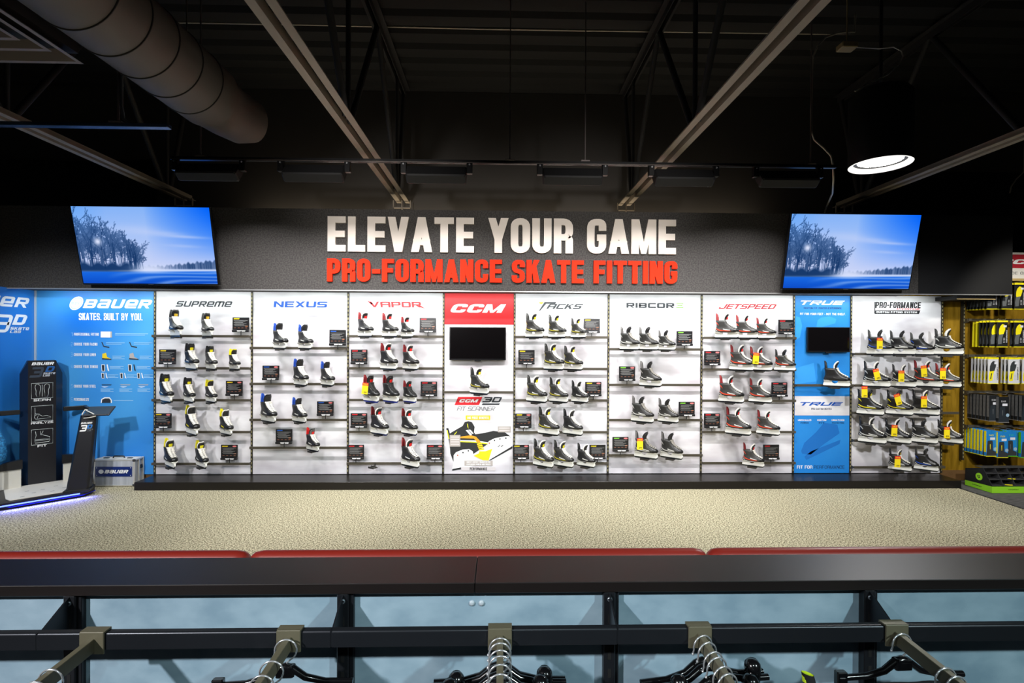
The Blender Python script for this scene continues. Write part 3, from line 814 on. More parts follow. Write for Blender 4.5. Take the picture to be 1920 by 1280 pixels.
def tacks(mb, o):
    letters_px(mb, 'ACKS', Glyphs(1.0, .27, .22, .1, True), 1024, 1094, 569.5, 579, WALL, .12, .45, 0, 0, OFF, o)
    poly_px(mb, [(1021, 566), (1043, 566), (1041, 569.5), (1024, 569.5), (1013, 582), (1010, 583)], WALL, OFF, 0, 0, o)
    poly_px(mb, [(1010.5, 566.5), (1020, 566), (1016, 570), (1012, 569)], WALL, OFF, 0, 1, o)


mb = MB(); tacks(mb, Vector(pn_.location)); mb.build('lettering', [m_ink, m_yel], pn_)
pn_ = panel('R', 'white panel with square black and green lettering', m_panel)


def rib(mb, o):
    letters_px(mb, 'RIBCOR', Glyphs(1.0, .26, .24, .06, True), 1174.5, 1264, 568, 577, WALL, .14, 0, 0, 0, OFF, o)
    for y in (568.3, 576): rect_px(mb, 1268, 1281.5, y, y + 1.4, WALL, OFF, 0, 1, o)
    rect_px(mb, 1270, 1279.5, 572, 573.4, WALL, OFF, 0, 1, o)


mb = MB(); rib(mb, Vector(pn_.location)); mb.build('lettering', [m_ink, m_green], pn_)
pn_ = panel('J', 'white panel with slanted dark red lettering left of the blue poster', m_panel)
print_on(pn_, 'lettering', mat('crimson_ink', (186, 24, 40), .5), lambda mb, o: letters_px(mb, 'JETSPEED', Glyphs(.95, .24, .2, .12, True), 1347.5, 1456, 570, 579, WALL, .1, .5, 0, 0, OFF, o))
# blue poster bay
pn_ = panel('B', 'tall blue poster with white band and small dark screen, right of centre', m_blue2, None, None, 'blue_poster', 'poster')


def true_white(mb, o):
    sl = Glyphs(1.35, .3, .24, .1, True)
    letters_px(mb, 'TRUE', sl, 1501, 1584, 563.3, 571.5, WALL, .14, .45, 0, 0, OFF, o)
    letters_px(mb, 'CUSTOM FIT CENTER EXPERIENCE', G_SANS, 1507, 1578, 575.8, 579.2, WALL, .12, 0, 0, 1, OFF, o)
    letters_px(mb, 'FIT FOR YOUR FEET - NOT THE SHELF.', G_SANS, 1500, 1585, 586.6, 590.4, WALL, .1, 0, 0, 0, OFF, o)
    rect_px(mb, 1490, 1592.5, 742.5, 778.5, WALL, OFF * .6, 0, 2, o)
    letters_px(mb, 'TRUE', sl, 1500, 1581, 753.4, 760.2, WALL, .14, .45, 0, 3, OFF * 1.6, o)
    letters_px(mb, 'PRO CUSTOM SKATES', G_SANS, 1521, 1559, 764.4, 767.8, WALL, .12, 0, 0, 4, OFF * 1.6, o)
    for a, b, t, u in ((1496, 1521, 'UNRIVALLED', 'POWER'), (1532, 1549, 'CUSTOM', 'FIT'), (1559, 1583, 'UNMATCHED', 'PROTECTION')):
        letters_px(mb, t, G_SANS, a, b, 785.6, 788.8, WALL, .12, 0, 0, 0, OFF, o)
        m = (a + b) / 2; h = (b - a) * (.3 if u != 'PROTECTION' else .47)
        letters_px(mb, u, G_SANS, m - h, m + h, 791.2, 794, WALL, .12, 0, 0, 4, OFF, o)
    letters_px(mb, 'FIT FOR', G_SANS, 1494, 1523, 872.3, 878.2, WALL, .1, 0, 0, 0, OFF, o)
    letters_px(mb, 'PERFORMANCE', Glyphs(.56, .1, .1, .2), 1526, 1583, 872.3, 878.2, WALL, .14, 0, 0, 4, OFF, o)


mb = MB(); true_white(mb, Vector(pn_.location)); mb.build('lettering', [M_WHITE, mat('poster_deep_blue', (10, 50, 96), .5), m_panel, m_nexus, mat('navy_ink', (20, 44, 84), .5)], pn_)


def ghost(mb, o):
    poly_px(mb, [(1533, 600), (1540, 595), (1556, 593), (1568, 598), (1566, 606), (1545, 612), (1530, 617)], WALL, OFF * .5, 0, 0, o)
    poly_px(mb, [(1491, 592), (1500, 595), (1504, 610), (1500, 632), (1491, 638)], WALL, OFF * .5, 0, 0, o)
    poly_px(mb, [(1491, 690), (1526, 680), (1530, 715), (1491, 720)], WALL, OFF * .5, 0, 0, o)
    poly_px(mb, [(1502, 845), (1508, 830), (1530, 810), (1545, 792), (1570, 796), (1574, 812), (1545, 832), (1520, 852), (1504, 850)], WALL, OFF * .5, 0, 1, o)
    poly_px(mb, [(1508, 856), (1520, 846), (1576, 824), (1574, 832), (1512, 862)], WALL, OFF * .5, 0, 1, o)


mb = MB(); ghost(mb, Vector(pn_.location)); mb.build('faint_skate_picture', [mat('poster_pale_blue', (50, 150, 224), .5), mat('poster_mid_blue', (18, 106, 188), .5)], pn_)
pn_ = panel('P', 'white panel with boxed black and red lettering, rightmost skate bay', m_panel)


def prof(mb, o):
    letters_px(mb, 'PRO-FORMANCE', G_HEAVY, 1641, 1727, 566, 577.5, WALL, .07, .12, 0, 0, OFF, o)
    letters_px(mb, 'ADVANTAGE', G_SANS, 1679, 1725, 577.8, 580.8, WALL, .1, .25, 0, 1, OFF, o)
    poly_px(mb, [(1639.5, 566), (1642, 566), (1641, 581.8), (1725.5, 581.8), (1723, 588.4), (1640.5, 588.4), (1639, 587)], WALL, OFF * .8, 0, 0, o)
    letters_px(mb, 'CUSTOM FITTING SYSTEM', G_SANS, 1643, 1719, 583.5, 586.8, WALL, .14, 0, 0, 2, OFF * 1.6, o)


mb = MB(); prof(mb, Vector(pn_.location)); mb.build('lettering', [mat('black_ink', (26, 26, 30), .5), m_vapor, M_WHITE], pn_)

# big blue wall panels, left
BX['A'] = (SIDEX + .004, BX['S'][0])
pn_ = panel('A', 'big blue panel headed SKATES. BUILT BY YOU. beside the white bays', m_blue)
m_pale = mat('pale_blue_print', (150, 200, 240), .5)
m_charc = mat('charcoal_print', (40, 44, 52), .5)
BAUER = Glyphs(1.25, .34, .23, .14, True)


def emblem(mb, cx, cy, rx, ry, Y, o, mi, mi2, tilt=.5):
    for k, (s, m_) in enumerate(((1, mi), (.86, mi2), (.74, mi))):
        poly_px(mb, [(cx + s * (rx * math.cos(t) * math.cos(tilt) + ry * math.sin(t) * math.sin(tilt)), cy + s * (-rx * math.cos(t) * math.sin(tilt) + ry * math.sin(t) * math.cos(tilt))) for t in [2 * PI * j / 20 for j in range(20)]], Y, OFF * (1 + .4 * k), 0, m_, o)


def blue_panel(mb, o):
    letters_px(mb, 'BaUeR', BAUER, 155.5, 285.6, 561.5, 577.6, WALL, .2, .4, 0, 0, OFF, o)
    emblem(mb, 143.5, 568.3, 15, 10.5, WALL, o, 0, 1, .75)
    letters_px(mb, 'MY', G_SANS, 135.5, 151, 565.5, 571.5, WALL, .12, .1, 0, 1, OFF * 2.2, o)
    letters_px(mb, 'SKATES. BUILT BY YOU.', G_COND, 148, 267.5, 587, 600.2, WALL, .06, 0, 0, 0, OFF, o)
    for n, t, x1, y in (('1', 'PROFESSIONAL FITTING', 186, 626.5), ('2', 'CHOOSE YOUR FACING', 183, 645), ('3', 'CHOOSE YOUR LINER', 180, 664.6), ('4', 'CHOOSE YOUR TONGUE', 184, 687), ('5', 'CHOOSE YOUR STEEL', 180, 723.8), ('6', 'PERSONALIZE', 167, 748.6)):
        letters_px(mb, n, G_THIN, 133.5, 136.5, y - 3.6, y + 3.6, WALL, .1, 0, 0, 1, OFF, o)
        letters_px(mb, t, G_COND, 139, x1, y - 2.6, y + 2.6, WALL, .1, 0, 0, 0, OFF, o)
    R = lambda x0, x1, y0, y1, mi, k=1: rect_px(mb, x0, x1, y0, y1, WALL, OFF * k, 0, mi, o)
    Q = lambda pts, mi, k=1: poly_px(mb, pts, WALL, OFF * k, 0, mi, o)
    R(189, 207, 621.5, 632.5, 0); R(207, 210, 621.5, 632.5, 3)
    def lines(x0, x1, y, n):
        for j in range(n): R(x0, x1 - (j % 2) * 6, y + j * 2.4, y + j * 2.4 + 1.1, 1)
    lines(216, 278, 625, 2)
    for x in (190, 242): Q([(x, 641), (x + 2, 641), (x + 5, 648), (x + 15, 650), (x + 15, 652), (x + 4, 650)], 2); lines(x + 9, x + 44, 642, 2)
    for x, m_ in ((192, 4), (243, 3)):
        Q([(x, 663), (x + 7, 661), (x + 9, 669), (x + 17, 673), (x, 673)], m_); Q([(x - .5, 671), (x + 17, 672.5), (x + 17, 674.5), (x - .5, 673.5)], 2, 2); lines(x + 19, x + 42, 667, 3)
    for x, y, w in ((190, 683, 42), (240, 683, 42), (190, 699, 32), (225, 699, 32), (257, 699, 30)):
        s = 1 if y < 690 else .8
        Q([(x, y), (x + 7 * s, y), (x + 7 * s, y + 13 * s), (x + 1, y + 13 * s)], 0); Q([(x + 1, y + 1), (x + 6 * s, y + 1), (x + 6 * s, y + 12 * s), (x + 2, y + 12 * s)], 2, 2)
        Q([(x + 10 * s, y), (x + 12 * s, y), (x + 15 * s, y + 13 * s), (x + 12 * s, y + 11 * s)], 2 if x == 240 else 0); lines(x + 16 * s, x + w, y + 3, 3)
    for x in (190, 225, 259):
        Q([(x, 720.5), (x + 20, 720.5), (x + 18, 722), (x + 2, 722)], 2 if x == 190 else 3); Q([(x, 724.5), (x + 14, 724.5), (x + 6, 726)], 0); lines(x - 1, x + 23, 728.5, 3)
    Q([(189, 755), (190, 748), (196, 744.5), (206, 744.5), (210, 750), (210, 755)], 0); Q([(191, 755), (192, 749), (197, 746.5), (205, 746.5), (208, 750), (208, 755)], 2, 2)
    lines(213, 250, 750, 1)


mb = MB(); blue_panel(mb, Vector(pn_.location)); mb.build('lettering', [M_WHITE, m_pale, m_charc, m_grey, m_yel], pn_)
mb = MB(); mb.box((0, 4.7, PB), (.016, WALL - .004, PT)); sp = tag(mb.build('display_board', m_blue, None, (SIDEX - .016, 0, 0)), 'blue side panel at the left edge behind the scanner tower', 'panel', 'tall display panels of the skate wall')


def side_letters(mb, text, G, x0, x1, y0, y1, slant, gap, full=1.0, mi=0):
    A, B = PX(x0, (y0 + y1) / 2, SIDEX), PX(x1, (y0 + y1) / 2, SIDEX)
    m = PX((x0 + x1) / 2, y1, SIDEX).z; M_ = PX((x0 + x1) / 2, y0, SIDEX).z
    L_ = (B.y - A.y) * full
    letters(mb, text, G, Vector((.016 + OFF, B.y - L_, m)), Vector((0, 1, 0)), FZ, Vector((1, 0, 0)), L_, M_ - m, gap, slant, 0, mi)


mb = MB()
side_letters(mb, 'BaUeR', BAUER, 0, 55, 556.5, 575.5, .4, .2, 2.55)
side_letters(mb, '3', Glyphs(1.0, .2, .16, .14, True), -22, 24, 589, 623, .35, .1)
side_letters(mb, 'D', Glyphs(1.0, .3, .24, .2, True), 22, 51, 589.5, 609, .35, .1)
side_letters(mb, 'SKaTe', BAUER, 18.5, 54.5, 613, 618.5, .35, .2)
side_letters(mb, 'LaB', BAUER, 18, 39.5, 619.5, 624, .35, .2)
mb.build('lettering', M_WHITE, sp)
mb = MB(); mb.box((-.008, -.008, PB), (.008, .008, PT)); tag(mb.build('corner_strip', mat('pale_metal', (220, 218, 210), .35, .4), None, (SIDEX + .01, WALL - .01, 0)), 'thin pale metal strip in the corner between the two blue panels', 'corner strip')

# plinth
PLY = PZ(1000, 917.5, 0).y
pl0, pl1 = P(251, 911, PLY).x, P(1803, 909, PLY).x
mb = MB(); mb.cbox((pl0, PLY, 0), (pl1, BACKY - .005, P(960, 888.5, WALL).z), .004)
tag(mb.build('display_plinth', mat('espresso_laminate', (24, 21, 19), .3, spec=.3)), 'long low black plinth running under the whole skate wall', 'plinth')

# slotted uprights between the bays
m_up = mat('upright_steel', (58, 55, 48), .45, .4)
ups = [BX[k][0] for k, _ in BAYS] + [BXEND, P(1803, 700, BACKY - .02).x]
names = ['between the big blue panel and the leftmost white bay', 'left of the bay with blue lettering', 'right of the bay with blue lettering', 'at the left edge of the red sign', 'at the right edge of the red sign', 'left of the bay with black-green lettering', 'right of the bay with black-green lettering', 'at the left edge of the blue poster', 'at the right edge of the blue poster', 'at the right edge of the rightmost white bay', 'on the plywood left of the insole packs']
base = None
for x, nm in zip(ups, names):
    lab = f'dark slotted metal upright {nm}'
    z0 = PB if x < BXEND + .01 else P(1803, 862, WALL).z
    if base is None or x > BXEND + .01:
        base_ = MB(); base_.box((-.012, -.012, 0), (.012, .03, PT - z0)); base = base_.build('slotted_upright', m_up, None, (x, WALL, z0))
        sl = MB(); z = .03
        while z < PT - z0 - .03: sl.box((-.004, -.0135, z), (.004, -.0121, z + .028)); z += .05
        sl.build('slots', mat('slot_pale', (168, 158, 110), .6), base)
        c = base
    else: c = copy_tree(base); c.location.x = x
    tag(c, lab, 'upright', 'slotted uprights of the wall')

# ================================================================ shelf rails, info signs, skates
BARY, SKY_ = WALL - .075, WALL - .20
BAYTXT = {'S': 'leftmost white bay', 'N': 'bay with blue lettering', 'V': 'bay left of red sign', 'C': 'bay under red sign', 'T': 'bay right of red sign',
          'R': 'bay with black-green lettering', 'J': 'bay left of blue poster', 'B': 'blue poster bay', 'P': 'rightmost white bay'}
SHELF = ['top', 'second', 'third', 'fourth', 'bottom']
# crop origin, scale, then per shelf: rail y, skates (centre x, top y, blade y, kind), signs (centre x, top, bottom, badge)
WALLMAP = {
 'S': (280, 3.555, [
   (320, [(172, 142, 325, 'supblue'), (383, 165, 325, 'supgrey')], [(611, 195, 293, 0)]),
   (534, [(277, 368, 540, 'supblue2'), (408, 385, 540, 'supblk'), (564, 405, 540, 'supkid')], [(123, 408, 507, 0)]),
   (747, [(109, 572, 752, 'supblue2'), (261, 597, 755, 'supblk'), (407, 612, 755, 'supkid')], [(567, 618, 718, 1)]),
   (959, [(281, 785, 970, 'supyel'), (508, 808, 970, 'supyel')], [(93, 833, 932, 1)]),
   (1171, [(137, 1007, 1188, 'supyel2'), (344, 1020, 1185, 'supyel2')], [(534, 1043, 1143, 1)])]),
 'N': (465, 3.555, [
   (400, [(210, 232, 408, 'nex'), (377, 242, 408, 'nex')], [(598, 278, 383, 0)]),
   (639, [(346, 472, 648, 'nex'), (525, 490, 648, 'nex')], [(153, 516, 612, 1)]),
   (878, [(131, 705, 890, 'nex'), (337, 731, 890, 'nex')], [(516, 754, 850, 1)]),
   (1064, [(427, 933, 1078, 'nexred')], [(241, 938, 1037, 0)])]),
 'V': (645, 3.555, [
   (322, [(137, 160, 330, 'vap'), (300, 165, 330, 'vap'), (417, 190, 330, 'vap')], [(559, 199, 296, 0)]),
   (535, [(292, 367, 542, 'vap'), (438, 377, 542, 'vap')], [(101, 409, 507, 1)]),
   (746, [(175, 580, 752, 'vapdark'), (305, 582, 752, 'vapdark'), (433, 618, 752, 'vapdark')], [(566, 622, 720, 1)]),
   (958, [(229, 793, 970, 'vap'), (429, 806, 970, 'vap')], [(100, 833, 930, 1)]),
   (1168, [(435, 1003, 1185, 'vap')], [(79, 1043, 1140, 1), (606, 1043, 1140, 1)])]),
 'C': (825, 3.553, [(694, [(255, 530, 705, 'tack')], [])]),
 'T': (955, 3.555, [
   (327, [(162, 167, 335, 'tack'), (312, 177, 335, 'tack'), (455, 200, 335, 'tack')], [(549, 204, 300, 0)]),
   (538, [(289, 369, 545, 'tack'), (418, 384, 545, 'tack')], [(114, 412, 508, 0)]),
   (748, [(174, 582, 758, 'tack'), (320, 597, 758, 'tack'), (462, 617, 758, 'tackblk')], [(559, 625, 720, 1)]),
   (960, [(253, 795, 972, 'tack'), (414, 808, 972, 'tackblk')], [(93, 835, 930, 1)]),
   (1168, [(218, 1010, 1188, 'tack'), (352, 1018, 1188, 'tack'), (504, 1038, 1185, 'tackblk')], [(77, 1043, 1138, 1), (587, 1043, 1138, 0)])]),
 'R': (1130, 3.555, [
   (408, [(172, 256, 418, 'rib'), (297, 258, 418, 'rib'), (419, 280, 418, 'rib')], [(545, 287, 384, 0)]),
   (645, [(310, 487, 653, 'rib')], [(162, 521, 618, 1)]),
   (879, [(256, 720, 892, 'rib'), (428, 736, 892, 'rib')], [(559, 757, 853, 1)]),
   (1114, [(280, 955, 1133, 'rib'), (450, 962, 1130, 'rib')], [(118, 991, 1088, 1)])]),
 'J': (1310, 3.558, [
   (333, [(178, 167, 340, 'jet'), (310, 178, 335, 'jet'), (440, 197, 340, 'jet')], [(583, 211, 308, 0)]),
   (543, [(277, 378, 548, 'jet'), (405, 390, 545, 'jet'), (567, 408, 545, 'jetblk')], [(89, 419, 515, 1)]),
   (751, [(207, 583, 755, 'jet'), (402, 603, 755, 'jet')], [(537, 628, 723, 1)]),
   (960, [(253, 795, 970, 'jet'), (454, 815, 968, 'jet')], [(88, 835, 932, 1)]),
   (1167, [(356, 1036, 1182, 'jet')], [(482, 1043, 1142, 0)])]),
 'B': (1480, 3.554, [(648, [(305, 485, 655, 'tru')], [])]),
 'P': (1590, 3.557, [
   (440, [(205, 276, 445, 'problue'), (352, 282, 445, 'problk'), (482, 295, 445, 'problue'), (658, 270, 440, 'prowht')], []),
   (650, [(180, 487, 650, 'prowht'), (362, 508, 650, 'prowht'), (520, 482, 650, 'jet'), (655, 502, 648, 'jet')], []),
   (832, [(138, 675, 835, 'tackblk2'), (332, 680, 832, 'tackblk2'), (505, 678, 832, 'tackwht')], []),
   (1016, [(150, 858, 1015, 'prowht'), (320, 868, 1015, 'prowht'), (498, 873, 1015, 'problk'), (668, 880, 1018, 'proyel')], []),
   (1194, [(337, 1072, 1198, 'proyel'), (512, 1068, 1195, 'problue')], [])]),
}
# surface colours of the skates
K = {k: mat('skate_' + k, c, r, mt, **kw) for k, c, r, mt, kw in (
  ('black', (30, 30, 31), .38, 0, dict(var=.25, scale=40)), ('tackgrey', (44, 44, 42), .4, 0, dict(var=.35, scale=45)), ('olive', (176, 166, 44), .6, 0, {}), ('charcoal', (52, 51, 49), .45, 0, dict(var=.2, scale=40)), ('cap', (22, 22, 23), .28, 0, {}),
  ('felt', (236, 232, 224), .9, 0, {}), ('lace', (240, 236, 226), .8, 0, {}), ('dlace', (44, 43, 42), .8, 0, {}), ('slace', (150, 146, 138), .8, 0, {}),
  ('yellow', (226, 214, 24), .6, 0, {}), ('gold', (206, 170, 40), .6, 0, {}), ('blue', (28, 74, 170), .6, 0, {}), ('teal', (20, 92, 150), .45, 0, {}),
  ('dred', (128, 18, 24), .6, 0, {}), ('red', (222, 32, 30), .5, 0, {}), ('orange', (224, 70, 40), .5, 0, {}), ('silver', (206, 206, 200), .35, .2, {}),
  ('holder', (232, 232, 226), .35, 0, {}), ('grey', (96, 94, 92), .5, 0, {}), ('steel', (70, 74, 78), .25, .8, {}), ('bsteel', (60, 74, 170), .25, .6, {}))}
#        boot   tongue  liner  guard  laces  stripe logo   badge  blade
KIND = {
 'supblue': ('charcoal', 'black', 'grey', 'black', 'lace', 'teal', 'silver', 'gold', 'steel', 'black skate with blue heel'),
 'supgrey': ('charcoal', 'black', 'grey', 'charcoal', 'lace', 'charcoal', 'silver', 'gold', 'steel', 'grey-black skate with white laces'),
 'supblue2': ('black', 'black', 'black', 'black', 'lace', 'teal', 'silver', 'yellow', 'steel', 'black skate with blue heel'),
 'supblk': ('black', 'black', 'black', 'black', 'lace', 'charcoal', 'silver', 'yellow', 'steel', 'black skate with yellow tongue tip'),
 'supkid': ('black', 'black', 'yellow', 'yellow', 'lace', 'charcoal', 'silver', None, 'steel', 'small black skate with yellow collar'),
 'supyel': ('black', 'black', 'felt', 'yellow', 'lace', 'charcoal', 'yellow', None, 'steel', 'black skate with bright yellow collar'),
 'supyel2': ('black', 'black', 'felt', 'yellow', 'lace', 'charcoal', 'silver', 'yellow', 'steel', 'black skate with yellow tongue patch'),
 'nex': ('black', 'black', 'black', 'blue', 'lace', 'black', 'silver', None, 'steel', 'black skate with blue collar'),
 'nexred': ('black', 'grey', 'black', 'red', 'lace', 'black', 'silver', 'red', 'steel', 'small black skate with red collar'),
 'vap': ('black', 'black', 'felt', 'dred', 'lace', 'black', 'silver', 'red', 'steel', 'black skate, dark red collar, white laces'),
 'vapdark': ('black', 'black', 'black', 'dred', 'dlace', 'black', 'silver', 'red', 'bsteel', 'black skate with black laces'),
 'tack': ('tackgrey', 'black', 'felt', 'tackgrey', 'lace', 'olive', 'silver', 'yellow', 'steel', 'black skate with yellow side stripe'),
 'tackblk': ('black', 'black', 'felt', 'black', 'lace', 'charcoal', 'silver', None, 'steel', 'plain black skate with white laces'),
 'tackblk2': ('black', 'black', 'black', 'black', 'lace', 'yellow', 'silver', 'yellow', 'steel', 'black and yellow skate'),
 'tackwht': ('black', 'black', 'felt', 'black', 'lace', 'charcoal', 'silver', 'yellow', 'steel', 'black skate, white tongue'),
 'rib': ('tackgrey', 'black', 'black', 'grey', 'slace', 'silver', 'silver', None, 'steel', 'black skate with silver stripe'),
 'jet': ('charcoal', 'black', 'felt', 'dred', 'lace', 'orange', 'silver', 'red', 'steel', 'dark skate with red stripe'),
 'jetblk': ('charcoal', 'black', 'black', 'black', 'slace', 'orange', 'silver', None, 'steel', 'dark skate with red stripe'),
 'tru': ('black', 'black', 'felt', 'black', 'lace', 'black', 'charcoal', None, 'steel', 'black skate with white tongue liner'),
 'problue': ('black', 'charcoal', 'black', 'charcoal', 'dlace', 'blue', 'silver', None, 'steel', 'black skate, blue trim'),
 'problk': ('black', 'black', 'black', 'black', 'slace', 'silver', 'silver', None, 'steel', 'black skate, black tongue'),
 'prowht': ('black', 'black', 'felt', 'black', 'lace', 'silver', 'silver', None, 'steel', 'black skate, white tongue'),
 'proyel': ('black', 'black', 'felt', 'black', 'lace', 'silver', 'silver', 'gold', 'steel', 'black skate, gold patch'),
}

# ---- one skate, toe along +x, blade on z = 0
ZB = (.082, .092, .105, .118, .130, .142, .156, .172, .190, .210, .232)
XF = (.142, .155, .158, .152, .134, .110, .083, .058, .040, .029, .024)
XB = (-.108, -.118, -.122, -.118, -.113, -.110, -.108, -.107, -.108, -.112, -.117)
HW = (.036, .046, .049, .048, .045, .042, .041, .042, .043, .044, .045)


def prof_at(z):
    return np.interp(z, ZB, XF), np.interp(z, ZB, XB), np.interp(z, ZB, HW)


def half(x, z):
    xf, xb, h = prof_at(z); s = (x - (xf + xb) / 2) / ((xf - xb) / 2); s = max(-1.0, min(1.0, s))
    wv = h * (.80 + .20 * min(1, max(0, (s + 1) / 1.3)))
    return wv * max(0.0, 1 - abs(s) ** 3.4) ** (1 / 2.2)


def front_x(y, z, off=0.0):
    """front surface x of the boot at lateral y"""
    xf, xb, h = prof_at(z); q = min(.999, abs(y) / h)
    s = (1 - q ** 2.2) ** (1 / 3.4)
    return (xf + xb) / 2 + (xf - xb) / 2 * s + off


def skate_meshes():
    out = {}
    mb = MB(); rows = []
    zz = list(ZB)
    for z in [zz[0]] + zz:
        xf, xb, h = prof_at(z); row = []
        for j in range(28):
            t = 2 * PI * j / 28; c = math.cos(t); s = (abs(c) ** .72) * (1 if c > 0 else -1)
            x = (xf + xb) / 2 + (xf - xb) / 2 * s
            row.append(Vector((x, half(x, z) * (1 if math.sin(t) >= 0 else -1), z)))
        rows.append(row)
    rows[0] = [Vector((v.x * .6, v.y * .3, v.z)) for v in rows[0]]
    inner = [Vector((v.x * .86, v.y * .82, v.z - .004)) for v in rows[-1]]
    low = [Vector((v.x * .7 - .01, v.y * .6, v.z - .035)) for v in rows[-1]]
    mb.grid(rows + [inner, low], 0, True, True); mb.add(low, [tuple(range(27, -1, -1))])
    out['boot'] = mb
    # toe cap
    mb = MB(); rows = []
    for z in (.084, .092, .105, .118, .128, .136):
        xf, xb, h = prof_at(z); x0 = .100 + (z - .084) * .1; row = []
        for j in range(15):
            t = -1 + 2 * j / 14; q = math.sin(t * PI / 2)
            x = x0 + (xf + .003 - x0) * (1 - abs(q) ** 2.6) if xf > x0 else x0
            y = (half(min(x, xf - .0006), z) + .0025) * (1 if t >= 0 else -1) if abs(t) > .01 else 0
            if abs(t) < .5: y = (half(x0, z) + .0025) * q
            row.append(Vector((front_x(y * .92, z, .003) if abs(t) < .75 else x, y, z)))
        rows.append(row)
    mb.grid(rows, 0, True); top = rows[-1]; mb.add(top, [tuple(range(14, -1, -1))])
    out['toe_cap'] = mb
    # tongue, a padded curved slab leaning forward, and its felt liner
    def slab(path, wid, th, mb, lip=0):
        rows = []
        n = len(path)
        for i, (x, z) in enumerate(path):
            a = path[min(i + 1, n - 1)]; b_ = path[max(i - 1, 0)]
            d = Vector((a[0] - b_[0], 0, a[1] - b_[1])).normalized(); nn = Vector((d.z, 0, -d.x))
            wv = wid[i]; row = []
            for t in range(16):
                ang = 2 * PI * t / 16
                cy, cx = math.cos(ang), math.sin(ang)
                y = wv * (abs(cy) ** .6) * (1 if cy > 0 else -1); bow = -(abs(y) / .036) ** 2 * .012
                row.append(Vector((x, y, z)) + nn * (th[i] * (abs(cx) ** .7) * (1 if cx > 0 else -1) + bow))
            rows.append(row)
        mb.grid(rows, 0, True, True); mb.add(rows[-1], [tuple(range(15, -1, -1))]); mb.add(rows[0], [tuple(range(16))])
    tp = [(.062, .150), (.036, .180), (.020, .208), (.013, .234), (.015, .258), (.023, .281), (.032, .297), (.038, .303)]
    tw = [.024, .030, .034, .038, .040, .038, .032, .020]
    mb = MB(); slab(tp, tw, [.006] * 7 + [.004], mb); out['tongue'] = mb
    lp = [(x - .013, z + .002) for x, z in tp[2:6]] + [(.017, .296), (.027, .312), (.036, .317)]
    mb = MB(); slab(lp, [.033, .038, .042, .041, .037, .030, .020], [.007, .008, .009, .009, .008, .007, .004], mb); out['tongue_liner'] = mb
    mb = MB(); slab([(.0205, .240), (.0235, .256), (.0295, .271)], [.016, .020, .018], [.004, .005, .004], mb); out['tongue_badge'] = mb
    # tendon guard wraps the back of the ankle
    mb = MB(); rows = []
    for i in range(9):
        t = i / 8; z = .216 + .108 * t; wv = .036 - .012 * t ** 3; xb = -.110 - .006 * t
        row = []
        for side in (0, 1):
            for j in range(11):
                a = (-1 + j * .2) * (1 if side == 0 else -1); r = (wv - side * .007) * .92
                yy = r * math.sin(a * 1.25); xx = xb + (1 - math.cos(a * 1.25)) * .030 + side * .008
                zz_ = z - (abs(a) ** 3) * .03 * t
                row.append(Vector((xx, yy, zz_)))
        rows.append(row)
    mb.grid(rows, 0, True, True)
    k = len(mb.v) - 22; mb.add(mb.v[k:], [(j, j + 1, 20 - j, 21 - j) for j in range(10)])
    out['tendon_guard'] = mb
    # laces: crossing rows over the instep, and the top bow
    mb = MB()
    N = 9
    for i in range(N):
        t = i / (N - 1); z = .137 + .090 * t; y = .029 + .008 * t
        for sgn in (-1, 1):
            pts = []
            for j in range(7):
                yy = -y + 2 * y * j / 6; zq = z + sgn * .0055 * (yy / y)
                pts.append((front_x(yy * .9, min(zq, .232), .007), yy, zq + .003))
            mb.tube(pts, .0043, 5)
    mb.tube([(.014, -.040, .232), (.032, -.016, .234), (.032, .016, .234), (.014, .040, .232)], .0055, 6)
    out['laces'] = mb
    # white blade holder with two towers
    mb = MB()
    prof = [(-.128, .030), (-.122, .022), (.140, .022), (.153, .032), (.157, .044), (.150, .060), (.146, .080), (.040, .082), (.030, .070), (.018, .055), (-.004, .047), (-.024, .055), (-.034, .070), (-.040, .082), (-.112, .082), (-.118, .060)]
    mb.prism(prof, (0, .009, 0), FX, FZ, FN, .018)
    for x0, x1 in ((.030, .148), (-.116, -.034)):
        rr = []
        for z, wv, e in ((.056, .010, -.010), (.070, .016, 0), (.082, .030, .002), (.088, .032, .002)):
            rr.append([Vector((x0 - e, -wv, z)), Vector((x1 + e, -wv, z)), Vector((x1 + e, wv, z)), Vector((x0 - e, wv, z))])
        mb.grid(rr, 0, False, True)
    out['blade_holder'] = mb
    mb = MB()
    mb.prism([(-.126, .012), (-.112, .002), (-.06, 0), (.10, 0), (.135, .004), (.152, .016), (.155, .030), (.140, .026), (-.122, .026), (-.130, .024)], (0, .0022, 0), FX, FZ, FN, .0044)
    out['blade'] = mb
    # side stripe and side mark follow the shell
    def ribbon(mb, path, wid):
        for s in (-1, 1):
            rows = []
            for (x, z), wv in zip(path, wid):
                rows.append([Vector((x, s * (half(x, z + d) + .0022), z + d)) for d in (-wv, 0, wv)])
            mb.grid(rows, 0, True)
    mb = MB(); ribbon(mb, [(-.106, .134), (-.085, .118), (-.055, .107), (-.02, .103), (.03, .100), (.075, .099)], [.005, .006, .006, .0055, .0045, .0025])
    ribbon(mb, [(-.106, .205), (-.09, .194), (-.074, .172)], [.008, .009, .004]); out['side_stripe'] = mb
    mb = MB(); ribbon(mb, [(-.018, .124), (.01, .117), (.045, .112), (.066, .110)], [.006, .006, .005, .003])
    ribbon(mb, [(-.112, .112), (-.10, .102), (-.085, .097)], [.006, .006, .004]); out['side_mark'] = mb
    # eyelet strip
    mb = MB()
